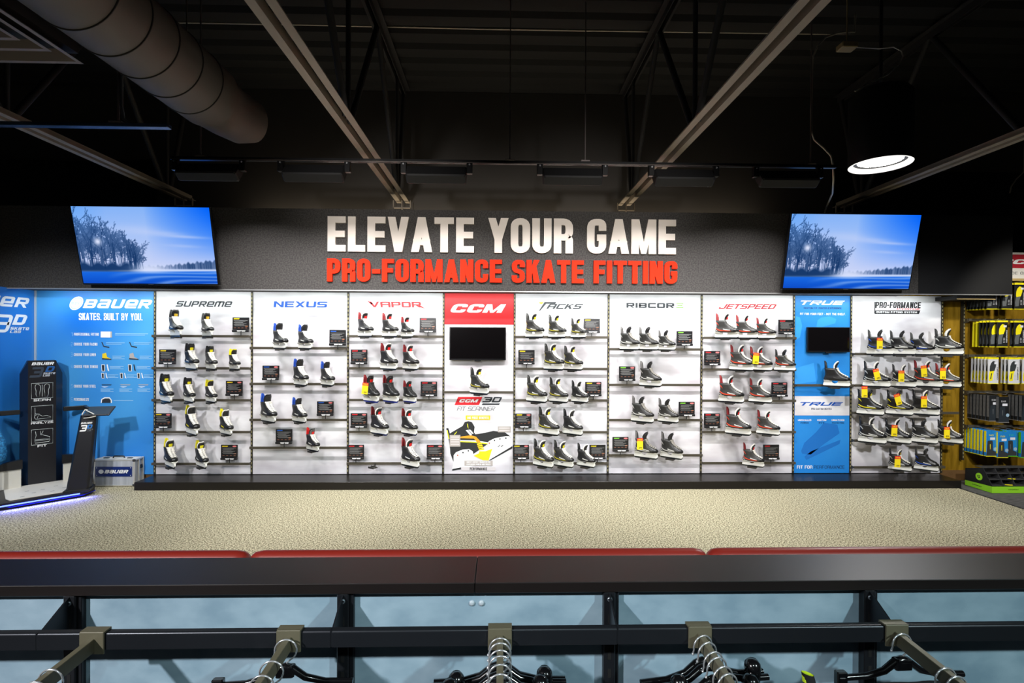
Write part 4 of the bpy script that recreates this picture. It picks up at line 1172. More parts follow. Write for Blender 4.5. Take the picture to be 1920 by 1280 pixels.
    for s in (-1, 1):
        for i in range(7):
            z = .138 + .013 * i; y = s * (.029 + .0012 * i); x = front_x(y * .95, z, .001)
            mb.box((x - .003, y - .0025, z - .0025), (x + .003, y + .0025, z + .0025))
    out['eyelets'] = mb
    return {k: v.mesh(k) for k, v in out.items()}


SM = skate_meshes()
for me in SM.values(): me.materials.append(K['black'])
ORDER = ('boot', 'toe_cap', 'tongue', 'tongue_liner', 'tendon_guard', 'laces', 'blade_holder', 'blade', 'side_stripe', 'side_mark', 'eyelets', 'tongue_badge')
SKA = math.radians(-37)


def make_skate(kind, label, group, loc, s):
    kd = KIND[kind]; t = thing('hockey_skate', label, 'ice skate', loc, SKA + random.uniform(-.05, .05), group); t.scale = (s, s, s)
    cols = dict(boot=kd[0], toe_cap='cap', tongue=kd[1], tongue_liner=kd[2], tendon_guard=kd[3], laces=kd[4], blade_holder='holder', blade=kd[8], side_stripe=kd[5], side_mark=kd[6], eyelets='grey', tongue_badge=kd[7])
    for p in ORDER:
        c = cols[p]
        if c is None: continue
        o = bpy.data.objects.new(p, SM[p]); COL.objects.link(o); o.parent = t
        o.material_slots[0].link = 'OBJECT'; o.material_slots[0].material = K[c]
    return t


# clip bracket under each skate
CLB = MB(); CLB.cbox((-.055, -.030, -.010), (.060, .030, -.001), .003); CLB.box((-.050, -.033, -.016), (.052, -.030, .006)); CLB.box((-.050, .012, -.001), (.052, .018, .010)); CL_TRAY = CLB.mesh('tray')
CL_TRAY.materials.append(mat('clip_dark', (52, 50, 46), .4, .3))
CLA = MB(); CLA.box((-.012, 0, -.012), (.012, .121, -.004)); CLA.box((-.012, .112, -.014), (.012, .1205, .016)); CL_ARM = CLA.mesh('clip_arm'); CL_ARM.materials.append(MATS['clip_dark'])


def clip(loc, label):
    t = thing('skate_clip', label, 'clip bracket', loc, 0, 'clip brackets on the shelf rails')
    a = bpy.data.objects.new('tray', CL_TRAY); COL.objects.link(a); a.parent = t; a.rotation_euler.z = SKA
    b_ = bpy.data.objects.new('clip_arm', CL_ARM); COL.objects.link(b_); b_.parent = t
    return t


# info sign
m_sign = mat('sign_black', (26, 26, 28), .35)
SG = {}
mb = MB(); mb.cbox((-.104, -.008, .030), (.104, .004, .192), .003); SG['board'] = (mb.mesh('board'), m_sign)
mb = MB(); mb.cbox((-.104, -.022, 0), (.104, .004, .029), .003); SG['price_ledge'] = (mb.mesh('price_ledge'), m_sign)
mb = MB(); mb.tube([(0, 0, 0), (0, 0, -.045)], .005, 8); SG['stem'] = (mb.mesh('stem'), m_sign)
mb = MB()
for j in range(6): mb.prism([(-.085 + .01 * (j % 2), .150 - j * .014), (.086 - (j * 37 % 5) * .014, .150 - j * .014), (.086 - (j * 37 % 5) * .014, .1535 - j * .014), (-.085 + .01 * (j % 2), .1535 - j * .014)], (0, -.0085, 0), FX, FZ, FN, 0)
SG['text_lines'] = (mb.mesh('text_lines'), mat('sign_text', (150, 150, 150), .5))
SG_HEADME = MB(); SG_HEADME.prism([(-.088, .168), (-.02, .168), (-.014, .180), (-.082, .180)], (0, -.0085, 0), FX, FZ, FN, 0); SG_HEADME = SG_HEADME.mesh('heading')
mb = MB()
for q in range(4): mb.prism([(-.082 + q * .046, .050), (-.058 + q * .046, .050), (-.058 + q * .046, .060), (-.082 + q * .046, .060)], (0, -.0085, 0), FX, FZ, FN, 0)
SG['feature_icons'] = (mb.mesh('feature_icons'), mat('icon_rust', (112, 74, 60), .5))
mb = MB(); mb.prism([(.058, .074), (.088, .074), (.088, .081), (.058, .081)], (0, -.0085, 0), FX, FZ, FN, 0); SG['orange_bar'] = (mb.mesh('orange_bar'), mat('icon_orange', (180, 100, 48), .5))
mb = MB(); mb.prism([(.066 + .026 * math.cos(t * PI / 8), .173 + .010 * math.sin(t * PI / 8)) for t in range(16)], (0, -.0086, 0), FX, FZ, FN, 0); SG['oval_badge'] = (mb.mesh('oval_badge'), mat('badge_pink', (226, 120, 120), .5))
mb = MB()
for q in range(2): mb.prism([(-.035 + q * .055, .008), (.005 + q * .055, .008), (.012 + q * .055, .021), (-.042 + q * .055, .021)], (0, -.0225, 0), FX, FZ, FN, 0)
SG['price_stickers'] = (mb.mesh('price_stickers'), M_WHITE)
HEADC = {'S': 'yellow_ink', 'N': 'blue_ink', 'V': 'red_ink', 'T': 'yellow_ink', 'R': 'green_ink', 'J': 'red_ink'}
for me, m in SG.values(): me.materials.append(m)
SG_HEADME.materials.append(M_WHITE)


def info_sign(key, loc, label, badge, h):
    t = thing('info_sign', label, 'sign', loc, 0, 'small black info signs on the shelves'); t.scale = (1, 1, h / .192)
    for nm, (me, m) in SG.items():
        if nm == 'oval_badge' and not badge: continue
        o = bpy.data.objects.new(nm, me); COL.objects.link(o); o.parent = t
    o = bpy.data.objects.new('heading', SG_HEADME); COL.objects.link(o); o.parent = t
    o.material_slots[0].link = 'OBJECT'; o.material_slots[0].material = MATS[HEADC[key]]


ORD = {1: ['only'], 2: ['left', 'right'], 3: ['left', 'middle', 'right'], 4: ['first from left', 'second from left', 'third from left', 'fourth from left']}
m_rail = mat('rail_olive', (78, 73, 62), .45, .25)
SK_POS = {}
for key, (ox, sc, shelves) in WALLMAP.items():
    a, b = BX[key]; n = len(shelves)
    for i, (ry, sks, sgs) in enumerate(shelves):
        sh = SHELF[i] if (n != 4 or i < 3) else 'bottom'
        where = f'{sh} shelf, {BAYTXT[key]}' if n > 1 else BAYTXT[key]
        yr = 540 + ry / sc; xm = (a + b) / 2
        z = P(ox + 340 / sc, yr, BARY).z
        ext = .18 if key == 'P' and i < 4 else 0
        r = thing('shelf_rail', f'flat olive metal shelf rail, {where}', 'shelf rail', (xm, BARY, z), 0, 'shelf rails of the skate wall')
        h = (b - a) / 2 - .004
        mb = MB(); mb.cbox((-h, -.005, -.016), (h + ext, .005, .016), .002); mb.build('rail_bar', m_rail, r)
        for s in (-1, 1):
            mb = MB()
            mb.prism([(0, -.014), (.062, -.035), (.062, .012), (0, .012)], (s * (h + .0) + .0025, 0.006, 0), (0, 1, 0), FZ, (-1, 0, 0), .005)
            mb.build('end_bracket', m_rail, r)
        for j, (x, yt, yb, kind) in enumerate(sks):
            lo = P(ox + x / sc, 540 + yb / sc, SKY_); hi = P(ox + x / sc, 540 + yt / sc, SKY_)
            zb = z - .014
            s = (hi.z - zb) / .322
            pos = ORD[len(sks)][j]
            look = KIND[kind][9]
            make_skate(kind, f'{look}, {pos} on {where}', f'hockey skates on the {where}', (lo.x, SKY_, zb), s)
            clip((lo.x, SKY_, zb), f'dark clip bracket under the {pos} skate, {where}')
            SK_POS[(key, i, j)] = (lo.x, zb, s)
        for j, (x, yt, yb, bd) in enumerate(sgs):
            lo = P(ox + x / sc, 540 + yb / sc, BARY - .012); hi = P(ox + x / sc, 540 + yt / sc, BARY - .012)
            side = '' if len(sgs) == 1 else (' left one,', ' right one,')[j]
            info_sign(key, (lo.x, BARY - .012, lo.z), f'small black info sign,{side} {where}', bd, hi.z - lo.z)
clip((P(645 + 192 / 3.555, 540 + 1172 / 3.555, SKY_).x, SKY_, P(699, 540 + 1168 / 3.555, BARY).z - .014), 'empty dark clip bracket on bottom shelf, bay left of red sign')

# hanging sale tags
m_tagy = mat('tag_yellow', (250, 224, 24), .55); m_tagr = mat('tag_red', (236, 44, 44), .55)
TAGS = [(684.4, 728, .1, 'V', 2, 0, 'left skate, third shelf, bay left of red sign'), (1200, 832, 0, 'R', 3, 0, 'left skate, bottom shelf, black-green lettered bay'),
        (1417.4, 671.5, .08, 'J', 1, 1, 'middle skate, second shelf, bay left of blue poster'), (1649.6, 643.5, 0, 'P', 0, 0, 'first skate, top shelf, rightmost white bay'),
        (1644, 701.7, -.25, 'P', 1, 0, 'first skate, second shelf, rightmost white bay'), (1690, 705, 0, 'P', 1, 1, 'second skate, second shelf, rightmost white bay'),
        (1732.5, 695.5, -.1, 'P', 1, 2, 'third skate, second shelf, rightmost white bay'), (1768, 700, 0, 'P', 1, 3, 'fourth skate, second shelf, rightmost white bay'),
        (1621, 734.5, 0, 'P', 2, 0, 'first skate, third shelf, rightmost white bay'), (1683.6, 748.6, -.3, 'P', 2, 1, 'second skate, third shelf, rightmost white bay'),
        (1732.5, 753, 0, 'P', 2, 2, 'third skate, third shelf, rightmost white bay'), (1677, 807, .05, 'P', 3, 1, 'second skate, fourth shelf, rightmost white bay'),
        (1775.5, 810.5, 0, 'P', 3, 3, 'fourth skate, fourth shelf, rightmost white bay'), (1683, 865.5, .05, 'P', 4, 0, 'left skate, bottom shelf, rightmost white bay')]
for x, y, rot, key, i, j, wh in TAGS:
    q = P(x, y, SKY_ - .125); sx, sz, ss = SK_POS[(key, i, j)]
    t = thing('sale_tag', f'yellow and red sale tag on {wh}', 'sale tag', q, 0, 'hanging sale tags')
    R = Matrix.Rotation(rot, 4, 'Y') @ Matrix.Diagonal((1.0, 1, 1, 1))
    mb = MB(); mb.box((-.037, -.001, -.07), (.037, .001, .035), 0, R); mb.build('tag_card', m_tagy, t)
    mb = MB(); mb.box((-.037, -.001, .035), (.037, .001, .07), 0, R); mb.build('tag_header', m_tagr, t)
    mb = MB(); fa, fb = R @ FX, R @ FZ
    letters(mb, 'SALE', G_SANS, R @ Vector((-.028, -.0016, .044)), fa, fb, FN, .056, .018, .1, 0, 0, 0)
    letters(mb, '$99', G_SANS, R @ Vector((-.012, -.0016, -.058)), fa, fb, FN, .036, .02, .1, 0, 0, 1)
    mb.build('lettering', [m_tagy, MATS['black_ink']], t)
    top = R @ Vector((0, 0, .068)); a = Vector((sx - .02, SKY_ - .02, sz + .21 * ss)) - q
    mb = MB(); mb.tube([top, (top + a) / 2 + Vector((0, 0, .004)), a], .001, 5); mb.build('string', m_tagr, t)

# two small dark screens fixed to the panels
for lab, x0, x1, y0, y1 in (('small dark switched-off screen under the red sign', 842.5, 948.7, 613.4, 675), ('small dark switched-off screen on the tall blue poster', 1514, 1594, 613.4, 660)):
    A, B = P(x0, y1, WALL - .06), P(x1, y0, WALL - .06)
    t = thing('television', lab, 'television', (A.x, WALL - .06, A.z)); W_, H_ = B.x - A.x, B.z - A.z
    mb = MB(); mb.cbox((0, 0, 0), (W_, .035, H_), .004); mb.build('bezel', mat('tv_black', (14, 14, 16), .3), t)
    mb = MB(); mb.prism([(.012, .02), (W_ - .012, .02), (W_ - .012, H_ - .01), (.012, H_ - .01)], (0, -.0008, 0), FX, FZ, FN, 0); mb.build('screen', mat('dead_screen', (10, 8, 9), .12), t)
    mb = MB(); mb.cbox((W_ / 2 - .04, -.004, -.014), (W_ / 2 + .04, .012, .0), .002); mb.build('sensor_foot', MATS['tv_black'], t)
    mb = MB(); mb.box((W_ / 2 - .1, .035, H_ / 2 - .08), (W_ / 2 + .1, .0575, H_ / 2 + .08)); mb.build('wall_mount', M_DARK, t)

# ================================================================ insole bay, far right
IY = 6.36                      # front pack on a hook
PITCH_Y = .046
m_card_y = mat('card_yellow', (238, 224, 20), .5); m_card_k = mat('card_black', (22, 24, 26), .5)
m_card_w = mat('card_white', (206, 206, 210), .5); m_card_b = mat('card_blue', (28, 128, 200), .5)
m_card_g = mat('card_green', (90, 190, 30), .5); m_ins = mat('insole_grey', (92, 96, 98), .6); m_ins2 = mat('insole_charcoal', (46, 50, 52), .6)
m_side = mat('box_side_grey', (92, 92, 92), .5, var=.2, scale=30); m_sticker = mat('price_sticker', (220, 220, 228), .5); m_card_t = mat('card_small_text', (190, 190, 195), .5)
PKW, PKH = .135, .322


def pack_parts(kind):
    """parts of one hanging pack, hung from its top centre"""
    W_, H_ = PKW, PKH; out = []
    thick = .034 if kind in ('flex', 'mint', 'slate') else .012
    box = MB(); box.cbox((-W_ / 2, 0, -H_), (W_ / 2, thick, 0), .002)
    body = {'perf': m_card_k, 'comfort': m_card_w, 'slate': m_card_k, 'flex': m_card_b, 'mint': m_card_b, 'back': m_card_y}[kind]
    out.append(('card', box, body))
    trim = MB(); trim.box((-W_ / 2 - .001, -.001, -H_ - .006), (W_ / 2 + .001, thick + .001, -H_ + .003))
    if kind in ('perf', 'comfort'): trim.box((-W_ / 2 - .001, -.001, -.012), (W_ / 2 + .001, thick + .001, .010))
    out.append(('edge_band', trim, {'slate': mat('slate_band', (120, 116, 110), .5), 'mint': m_card_g}.get(kind, m_card_y)))
    f = lambda pts, k=1: [(pts, k)]
    if kind in ('perf', 'comfort'):
        up, lowc = (m_card_y, m_ins) if kind == 'perf' else (m_ins2, m_card_y)
        a = MB(); a.prism([(-.050, -.15), (-.046, -.10), (-.03, -.06), (-.005, -.035), (.02, -.04), (.034, -.07), (.03, -.11), (.012, -.16), (-.045, -.17)], (0, -.0006, 0), FX, FZ, FN, .001)
        b_ = MB(); b_.prism([(-.048, -.16), (.012, -.155), (-.004, -.21), (-.012, -.285), (-.058, -.29), (-.062, -.24)], (0, -.0004, 0), FX, FZ, FN, .001)
        out += [('insole_upper', a, up), ('insole_heel', b_, lowc)]
        if kind == 'comfort':
            c = MB(); c.prism([(-.030, -.19), (-.018, -.19), (-.032, -.265), (-.044, -.265)], (0, -.0016, 0), FX, FZ, FN, .001); out.append(('heel_slot', c, m_ins2))
        t = MB(); t.prism([(.010, -.05), (.05, -.05), (.05, -.075), (.010, -.075)], (0, -.0022, 0), FX, FZ, FN, 0); out.append(('price_sticker', t, m_sticker))
        t = MB(); letters(t, 'PERFORMANCE' if kind == 'perf' else 'COMFORT', G_SANS, Vector((.060, -.0012, -.27)), FZ, Vector((-1, 0, 0)), FN, .16, .017, .1); out.append(('lettering', t, m_card_w if kind == 'perf' else m_ins2))
        t = MB()
        for j in range(4): t.prism([(.008, -.21 - j * .018), (.030, -.21 - j * .018), (.030, -.216 - j * .018), (.008, -.216 - j * .018)], (0, -.0012, 0), FX, FZ, FN, 0)
        out.append(('small_text', t, m_card_t))
    elif kind in ('flex', 'mint', 'slate'):
        t = MB(); t.box((-W_ / 2 - .0012, .001, -H_ + .05), (-W_ / 2, thick - .001, -.002))
        out.append(('box_side', t, {'flex': m_card_y, 'mint': m_card_g, 'slate': m_side}[kind]))
        t = MB(); t.prism([(-.066, -.30), (-.052, -.14), (-.046, -.125), (.010, -.125), (.016, -.14), (.020, -.25), (.066, -.27), (.066, -.318), (-.066, -.318)], (0, -.0005, 0), FX, FZ, FN, 0); out.append(('insole_picture', t, m_ins2 if kind != 'slate' else mat('slate_picture', (40, 46, 52), .4)))
        t = MB(); t.prism([(-.022, -.17), (-.012, -.17), (-.014, -.235), (-.02, -.235)], (0, -.0014, 0), FX, FZ, FN, 0); out.append(('centre_mark', t, m_card_y if kind == 'flex' else m_ins))
        t = MB(); t.prism([(.048 + .022 * math.cos(q * PI / 8), -.232 + .022 * math.sin(q * PI / 8)) for q in range(16)], (0, -.0014, 0), FX, FZ, FN, 0); out.append(('round_badge', t, mat('badge_ice', (150, 180, 200), .5)))
        t = MB(); t.prism([(-.02, -.085), (.045, -.085), (.045, -.115), (-.02, -.115)], (0, -.0014, 0), FX, FZ, FN, 0); out.append(('price_sticker', t, m_sticker))
        t = MB(); letters(t, {'flex': 'FLEX', 'mint': 'FIT', 'slate': 'BLACK'}[kind], G_SANS, Vector((-.035, -.0014, -.066)), FX, FZ, FN, .06, .02, .1); out.append(('lettering', t, {'flex': m_card_y, 'mint': mat('mint_text', (60, 190, 170), .5), 'slate': m_card_t}[kind]))
    return out


PK = {}


def pack(kind, loc, label, group, tilt):
    if kind not in PK:
        PK[kind] = []
        for nm, b_, m in pack_parts(kind):
            me = b_.mesh(nm); me.materials.append(m); PK[kind].append((nm, me))
    t = thing('insole_pack', label, 'insole pack', loc, 0, group); t.rotation_euler.y = tilt
    for nm, me in PK[kind]:
        o = bpy.data.objects.new(nm, me); COL.objects.link(o); o.parent = t


NTH = ['front', 'second', 'third', 'fourth', 'fifth', 'sixth', 'seventh', 'eighth']
SHN = ['top', 'second', 'third', 'fourth', 'bottom']
# per row: y of the pack tops, hooks (front pack centre x, packs)
ROWS = [
 (529, 'perf', 'black and yellow', [(1861, 7, 'perf'), (1889, 2, 'perf'), (1912, 2, 'perf')]),
 (600, 'perf', 'black and yellow', [(1866, 4, 'perf'), (1880, 1, 'perf'), (1911, 2, 'perf')]),
 (669, 'comfort', 'white', [(1863, 6, 'comfort'), (1901, 3, 'comfort'), (1927, 2, 'comfort')]),
 (739, 'slate', 'black', [(1864, 8, 'slate'), (1882, 1, 'slate'), (1925, 4, 'slate')]),
 (805, 'flex', 'yellow-sided blue', [(1859, 8, 'flex'), (1881, 2, 'flex'), (1897, 2, 'mint'), (1924, 3, 'mint')])]
HK = ['left hook', 'second hook', 'third hook', 'fourth hook']
for ri, (yt, _, look, hooks) in enumerate(ROWS):
    zt = P(1870, yt, IY).z
    xl, xr = P(1803, 600, BACKY - .02).x, 8.0
    bar = thing('hook_rail', f'olive metal hook rail carrying the {SHN[ri]} row of insole packs', 'hook rail', (xl, BACKY - .10, zt + .01), 0, 'hook rails of the insole wall')
    mb = MB(); mb.box((.0, -.006, -.016), (xr - xl, .006, .016)); mb.build('rail_bar', m_rail, bar)
    mb = MB(); mb.prism([(0, -.03), (.09, -.055), (.09, .016), (0, .016)], (.008, -.006, 0), (0, 1, 0), FZ, (1, 0, 0), .008); mb.build('end_bracket', m_rail, bar)
    for hi_, (xc, n, kd) in enumerate(hooks):
        y0 = IY - (.02 if n < 2 and hi_ else 0) - .02 * (hi_ % 2)
        X = P(xc, yt + 20, y0).x
        lk = 'green-edged blue' if kd == 'mint' else look
        hookmb = MB(); L_ = BACKY - .106 - y0 + .03
        hookmb.tube([(0, 0, 0), (0, -L_, 0), (0, -L_ - .01, .012)], .003, 6)
        hookmb.build('hook', M_CHROME, bar, (X - xl, -.006, -.006))
        for k in range(n):
            kk = 'back' if (ri == 1 and hi_ == 0 and k >= 4) else kd
            drop = .012 if hi_ % 2 and ri >= 3 else 0
            pack(kk, (X + random.uniform(-.003, .003), y0 + k * PITCH_Y, zt - drop - .016 + .0), f'{NTH[k]} {lk} insole pack on {HK[hi_]}, {SHN[ri]} row', f'insole packs, {SHN[ri]} row', .015 if k else 0)
    if ri == 1:
        X = P(1866, 620, IY).x
        for k in (4, 5): pack('back', (X, IY + k * PITCH_Y, zt - .016), f'{NTH[k]} pack turned to its plain yellow back, left hook, second row', 'insole packs, second row', .02)

# red and white sign past the end of the header
A, B = P(1893, 522, 6.5), P(1893, 473, 6.5)
sg = thing('wall_sign', 'red and white sign cut off by the right edge, past the header end', 'sign', (A.x, 6.5, A.z))
Hs = B.z - A.z
mb = MB(); mb.box((0, 0, 0), (1.3, .02, Hs)); mb.build('sign_board', mat('sign_cream', (226, 222, 216), .5), sg)
mb = MB(); mb.prism([(0, Hs * .40), (1.3, Hs * .40), (1.3, Hs * .92), (0, Hs * .92)], (0, -.0006, 0), FX, FZ, FN, 0); mb.build('red_band', mat('brick_red', (176, 30, 46), .5), sg)
mb = MB(); org = Vector(sg.location); letters_px(mb, 'CCM', Glyphs(1.25, .42, .26, .22), 1873, 1960, 486, 495, 6.5, .14, .42, 0, 0, OFF, org); mb.build('white_lettering', M_WHITE, sg)
mb = MB(); letters_px(mb, 'MADE OF HOCKEY', Glyphs(.56, .1, .1, .2), 1882, 1966, 509.5, 514.5, 6.5, .16, 0, 0, 0, OFF, org); mb.build('dark_lettering', m_ink, sg)
mb = MB(); mb.box((0, -.01, -.03), (1.3, .04, 0)); mb.build('wooden_edge', mat('pale_oak', (186, 160, 104), .5), sg)
mb = MB(); mb.box((.1, .02, .05), (.2, .17, .10)); mb.box((1.0, .02, .05), (1.1, .17, .10)); mb.build('mounting_arm', M_DARK, sg)
# soffit board under the end of the header
A, B = P(1765, 555, 6.55), P(1826, 560, 6.3)
mb = MB(); mb.cbox((P(1768, 555, 6.5).x, 6.30, HEAD0 - .06), (P(1838, 555, 6.5).x, BACKY - .005, HEAD0 - .012), .004); tag(mb.build('soffit_board', M_DARK), 'black soffit board under the right end of the header sign', 'soffit board')
mb = MB(); mb.box((P(1768, 555, 6.5).x, 6.294, HEAD0 - .062), (P(1838, 555, 6.5).x, 6.300, HEAD0 - .052)); tag(mb.build('wooden_strip', MATS['pale_oak']), 'thin pale wooden strip on the edge of the black soffit board', 'strip')

# counter box of foot beds on the floor
q0 = PZ(1860, 924, 0)
cb = thing('counter_display', 'black and green compartment box standing on the floor under the packs', 'display box', (q0.x, q0.y, 0))
D_ = .36; Wd = .75
pr_ = [(0, 0), (D_, 0), (D_, .215), (D_ - .24, .275), (.0, .085)]
mb = MB()
for x in (0, Wd - .008): mb.prism(pr_, (x, 0, 0), (0, 1, 0), FZ, (1, 0, 0), .008)
mb.box((0.008, .0, 0), (Wd - .008, .008, .085)); mb.box((.008, D_ - .008, 0), (Wd - .008, D_, .215)); mb.box((.008, .008, 0), (Wd - .008, D_ - .008, .02))
mb.build('box_shell', m_card_k, cb)
mb = MB(); mb.box((-.0015, -.0015, 0), (Wd, -.0002, .078)); mb.prism([(0, 0), (D_, 0), (D_, .062), (0, .078)], (0, 0, 0), (0, 1, 0), FZ, (-1, 0, 0), .0015); mb.build('green_band', mat('lime_band', (140, 206, 40), .5), cb)
mb = MB(); mb.prism([(.17 + .045 * math.cos(t * PI / 12), .155 + .045 * math.sin(t * PI / 12)) for t in range(24)], (0, 0, 0), (0, 1, 0), FZ, (-1, 0, 0), .002); mb.build('oval_emblem', mat('emblem_lime', (150, 214, 40), .5), cb)
mb = MB()
for a in ([(.15, .168), (.178, .172), (.170, .160), (.156, .160)], [(.178, .16), (.196, .172), (.182, .140)], [(.150, .150), (.172, .154), (.178, .132)]): mb.prism(a, (-.002, 0, 0), (0, 1, 0), FZ, (-1, 0, 0), .0008)
letters(mb, 'SUPERFEET', G_SANS, Vector((-.0016, .26, .032)), Vector((0, -1, 0)), FZ, Vector((-1, 0, 0)), .13, .012, .1)
letters(mb, 'SUPERFEET', G_SANS, Vector((.20, -.0018, .036)), FX, FZ, FN, .13, .012, .1); mb.build('lettering', m_card_k, cb)
sl_d = Vector((0, .12, .19)).normalized(); sl_n = Vector((0, -.19, .12)).normalized(); LL = math.hypot(.12, .19)
mb = MB()
for j in range(4):
    p = Vector((0, 0, .085)) + sl_d * (LL * j / 3)
    mb.box((0, p.y, p.z - .004), (Wd, p.y + .004, p.z + .004)); mb.box((.008, p.y, p.z - .003), (Wd - .008, p.y + .12, p.z))
for i in range(1, 5):
    x = Wd * i / 5
    mb.prism([(0, .085), (.12, .275), (.24, .275), (.12, .085)], (x, 0, 0), (0, 1, 0), FZ, (1, 0, 0), .004)
mb.build('compartment_dividers', mat('divider_grey', (56, 56, 58), .4), cb)
n = 0
for (c, r) in ((0, 0), (1, 0), (1, 1), (2, 0), (2, 1), (2, 2), (1, 2), (0, 1), (3, 0), (3, 2)):
    p = Vector((Wd * (c + .25 + .1 * (r % 2)), 0, .085)) + sl_d * (LL * r / 3); p.y += .012; p.z += .003
    mb = MB(); rr = []
    for t, wv in ((0, .004), (.02, .018), (.05, .022), (.075, .014), (.085, .003)):
        rr.append([Vector((t, (-1 + j * .5) * wv * .8 + .024, .004 * math.cos((j - 2) * .7) + .002)) for j in range(5)])
    mb.grid(rr, 0, True); mb.grid([[Vector((v.x, v.y, .001)) for v in q] for q in rr], 0, True)
    tag(mb.build('foot_bed', m_card_y, None, Vector(cb.location) + p, .2 * (c - 1)), f'yellow foot bed in the {["lower", "middle", "upper"][r]} row of the display box, {["first", "second", "third", "fourth"][c]} column', 'foot bed', 'foot beds in the display box')

# ================================================================ foot scanner in the left corner
E0 = Vector((-5.034, 5.826, 0)); SROT = PI / 4
m_tower = mat('tower_black', (20, 20, 26), .38); m_navy = mat('tower_side_navy', (14, 26, 44), .4)
sc = thing('foot_scanner', 'tall black foot scanner tower with white scan pictograms and blue-lit platform', 'foot scanner', E0, SROT)
oct_ = lambda hw, d0, d1, c: [(hw - c, d0), (hw, d0 + c), (hw, .66), (.27, .84), (-.27, .84), (-hw, .66), (-hw - .16, d0 + c), (-hw - .10, d0)] if d1 > .7 else [(-hw + c, d0), (hw - c, d0), (hw, d0 + c), (hw, d1), (-hw, d1), (-hw, d0 + c)]
UPV, XV, YV = Vector((0, 0, 1)), Vector((1, 0, 0)), Vector((0, 1, 0))
mb = MB(); mb.prism(oct_(.42, -.06, .86, .12), (0, 0, .035), XV, YV, UPV, .045); mb.build('platform_rim', mat('rim_black', (18, 18, 26), .35), sc)
mb = MB(); mb.prism(oct_(.39, -.03, .84, .12), (0, 0, .0), XV, YV, UPV, .035); mb.build('platform_base', M_DARK, sc)
mb = MB(); mb.prism([(-.30, .02), (.24, .02), (.33, .12), (.33, .66), (-.33, .66), (-.33, .12)], (0, 0, .080), XV, YV, UPV, .006); mb.build('foot_plate', mat('foot_plate_white', (226, 220, 210), .4), sc)
mb = MB()
for (x, y) in ((-.2, .1), (-.1, .2), (.05, .14), (.16, .22), (-.15, .34), (.1, .38), (.2, .12), (-.02, .30)): mb.prism([(x - .018, y - .006), (x + .018, y - .006), (x + .018, y + .006), (x - .018, y + .006)], (0, 0, .0862), XV, YV, UPV, 0)
mb.build('plate_marks', m_ink, sc)
mb = MB(); mb.box((-.50, -.066, .045), (.27, -.0605, .058)); mb.build('led_strip', glow('blue_led', (96, 120, 255), 4.0), sc)
mb = MB(); mb.prism(oct_(.425, -.065, .3, .12), (0, 0, .028), XV, YV, UPV, .006); mb.build('led_channel', mat('led_channel_blue', (20, 24, 190), .3), sc)
blp = E0 + Vector((math.cos(SROT) * 0 + math.sin(SROT) * .085, -math.cos(SROT) * .085, .05))
area('scanner_led_light', blp, blp + Vector((.35, -.35, -.62)), .75, .015, 6.0, (.10, .12, 1.0))
# tower: chamfered sides, cut top corners
TH_ = HC - (676 - 632.5) / 960 * 6.2 * -1 if False else 1.555 + .565
TH_ = 1.84 - (676 - 632.5) * 6.2 / 960
ZT0 = .08
fw, sw = .125, .19
face = [(-fw, ZT0), (fw, ZT0), (fw, TH_), (-fw, TH_)]
mb = MB(); mb.box((-fw, .66, ZT0), (fw, .86, TH_)); mb.build('tower_front', m_tower, sc)
for s in (-1, 1):
    mb = MB(); zc = TH_ - .16
    vs = [(s * fw, .662, ZT0), (s * sw, .74, ZT0), (s * sw, .74, zc), (s * fw, .662, TH_), (s * fw, .86, ZT0), (s * sw, .86, ZT0), (s * sw, .86, zc), (s * fw, .86, TH_)]
    mb.add(vs, [(0, 1, 2, 3), (7, 6, 5, 4), (1, 5, 6, 2), (2, 6, 7, 3), (0, 4, 5, 1), (3, 7, 4, 0)]); mb.build('tower_wing', m_navy, sc)
sy = .6592
LT = lambda mb, t, G, x0, x1, z0, z1, sl=0, mi=0, gap=.12: letters(mb, t, G, Vector((x0 * .76, sy, z0)), FX, FZ, FN, (x1 - x0) * .76, z1 - z0, gap, sl, 0, mi)
mb = MB()
S_ = (TH_ - ZT0) / 236.0           # metres per photo pixel on the tower
zpx = lambda y: TH_ - (y - 676) * S_
LT(mb, 'BaUeR', BAUER, -.125, .14, zpx(684.5), zpx(679), .35, 0, .2)
LT(mb, '3', Glyphs(1.3, .3, .22, .14, True), -.15, .02, zpx(708), zpx(688), .4, 1)
LT(mb, 'D', Glyphs(1.2, .34, .24, .2, True), .03, .15, zpx(698), zpx(687), .4, 2)
LT(mb, 'SKaTe', BAUER, .01, .155, zpx(702.5), zpx(699), .35, 3, .2); LT(mb, 'LaB', BAUER, .005, .09, zpx(706.5), zpx(703.2), .35, 3, .2)
for t, y, h in (('SCAN', 753.5, .1), ('ANALYZE', 797, .13), ('FIT', 841.5, .055)): LT(mb, t, G_TECH, -h, h, zpx(y), zpx(y - 4.2), 0, 0)
mb.build('lettering', [M_WHITE, mat('tower_slate', (52, 62, 76), .4), mat('tower_blue', (30, 86, 150), .4), mat('tower_pale', (190, 196, 206), .4)], sc)
mb = MB()


def loop(pts, r=.0022, closed=True): mb.tube([(x * .76, sy - .001, z) for x, z in pts], r, 5, 0, True, closed)


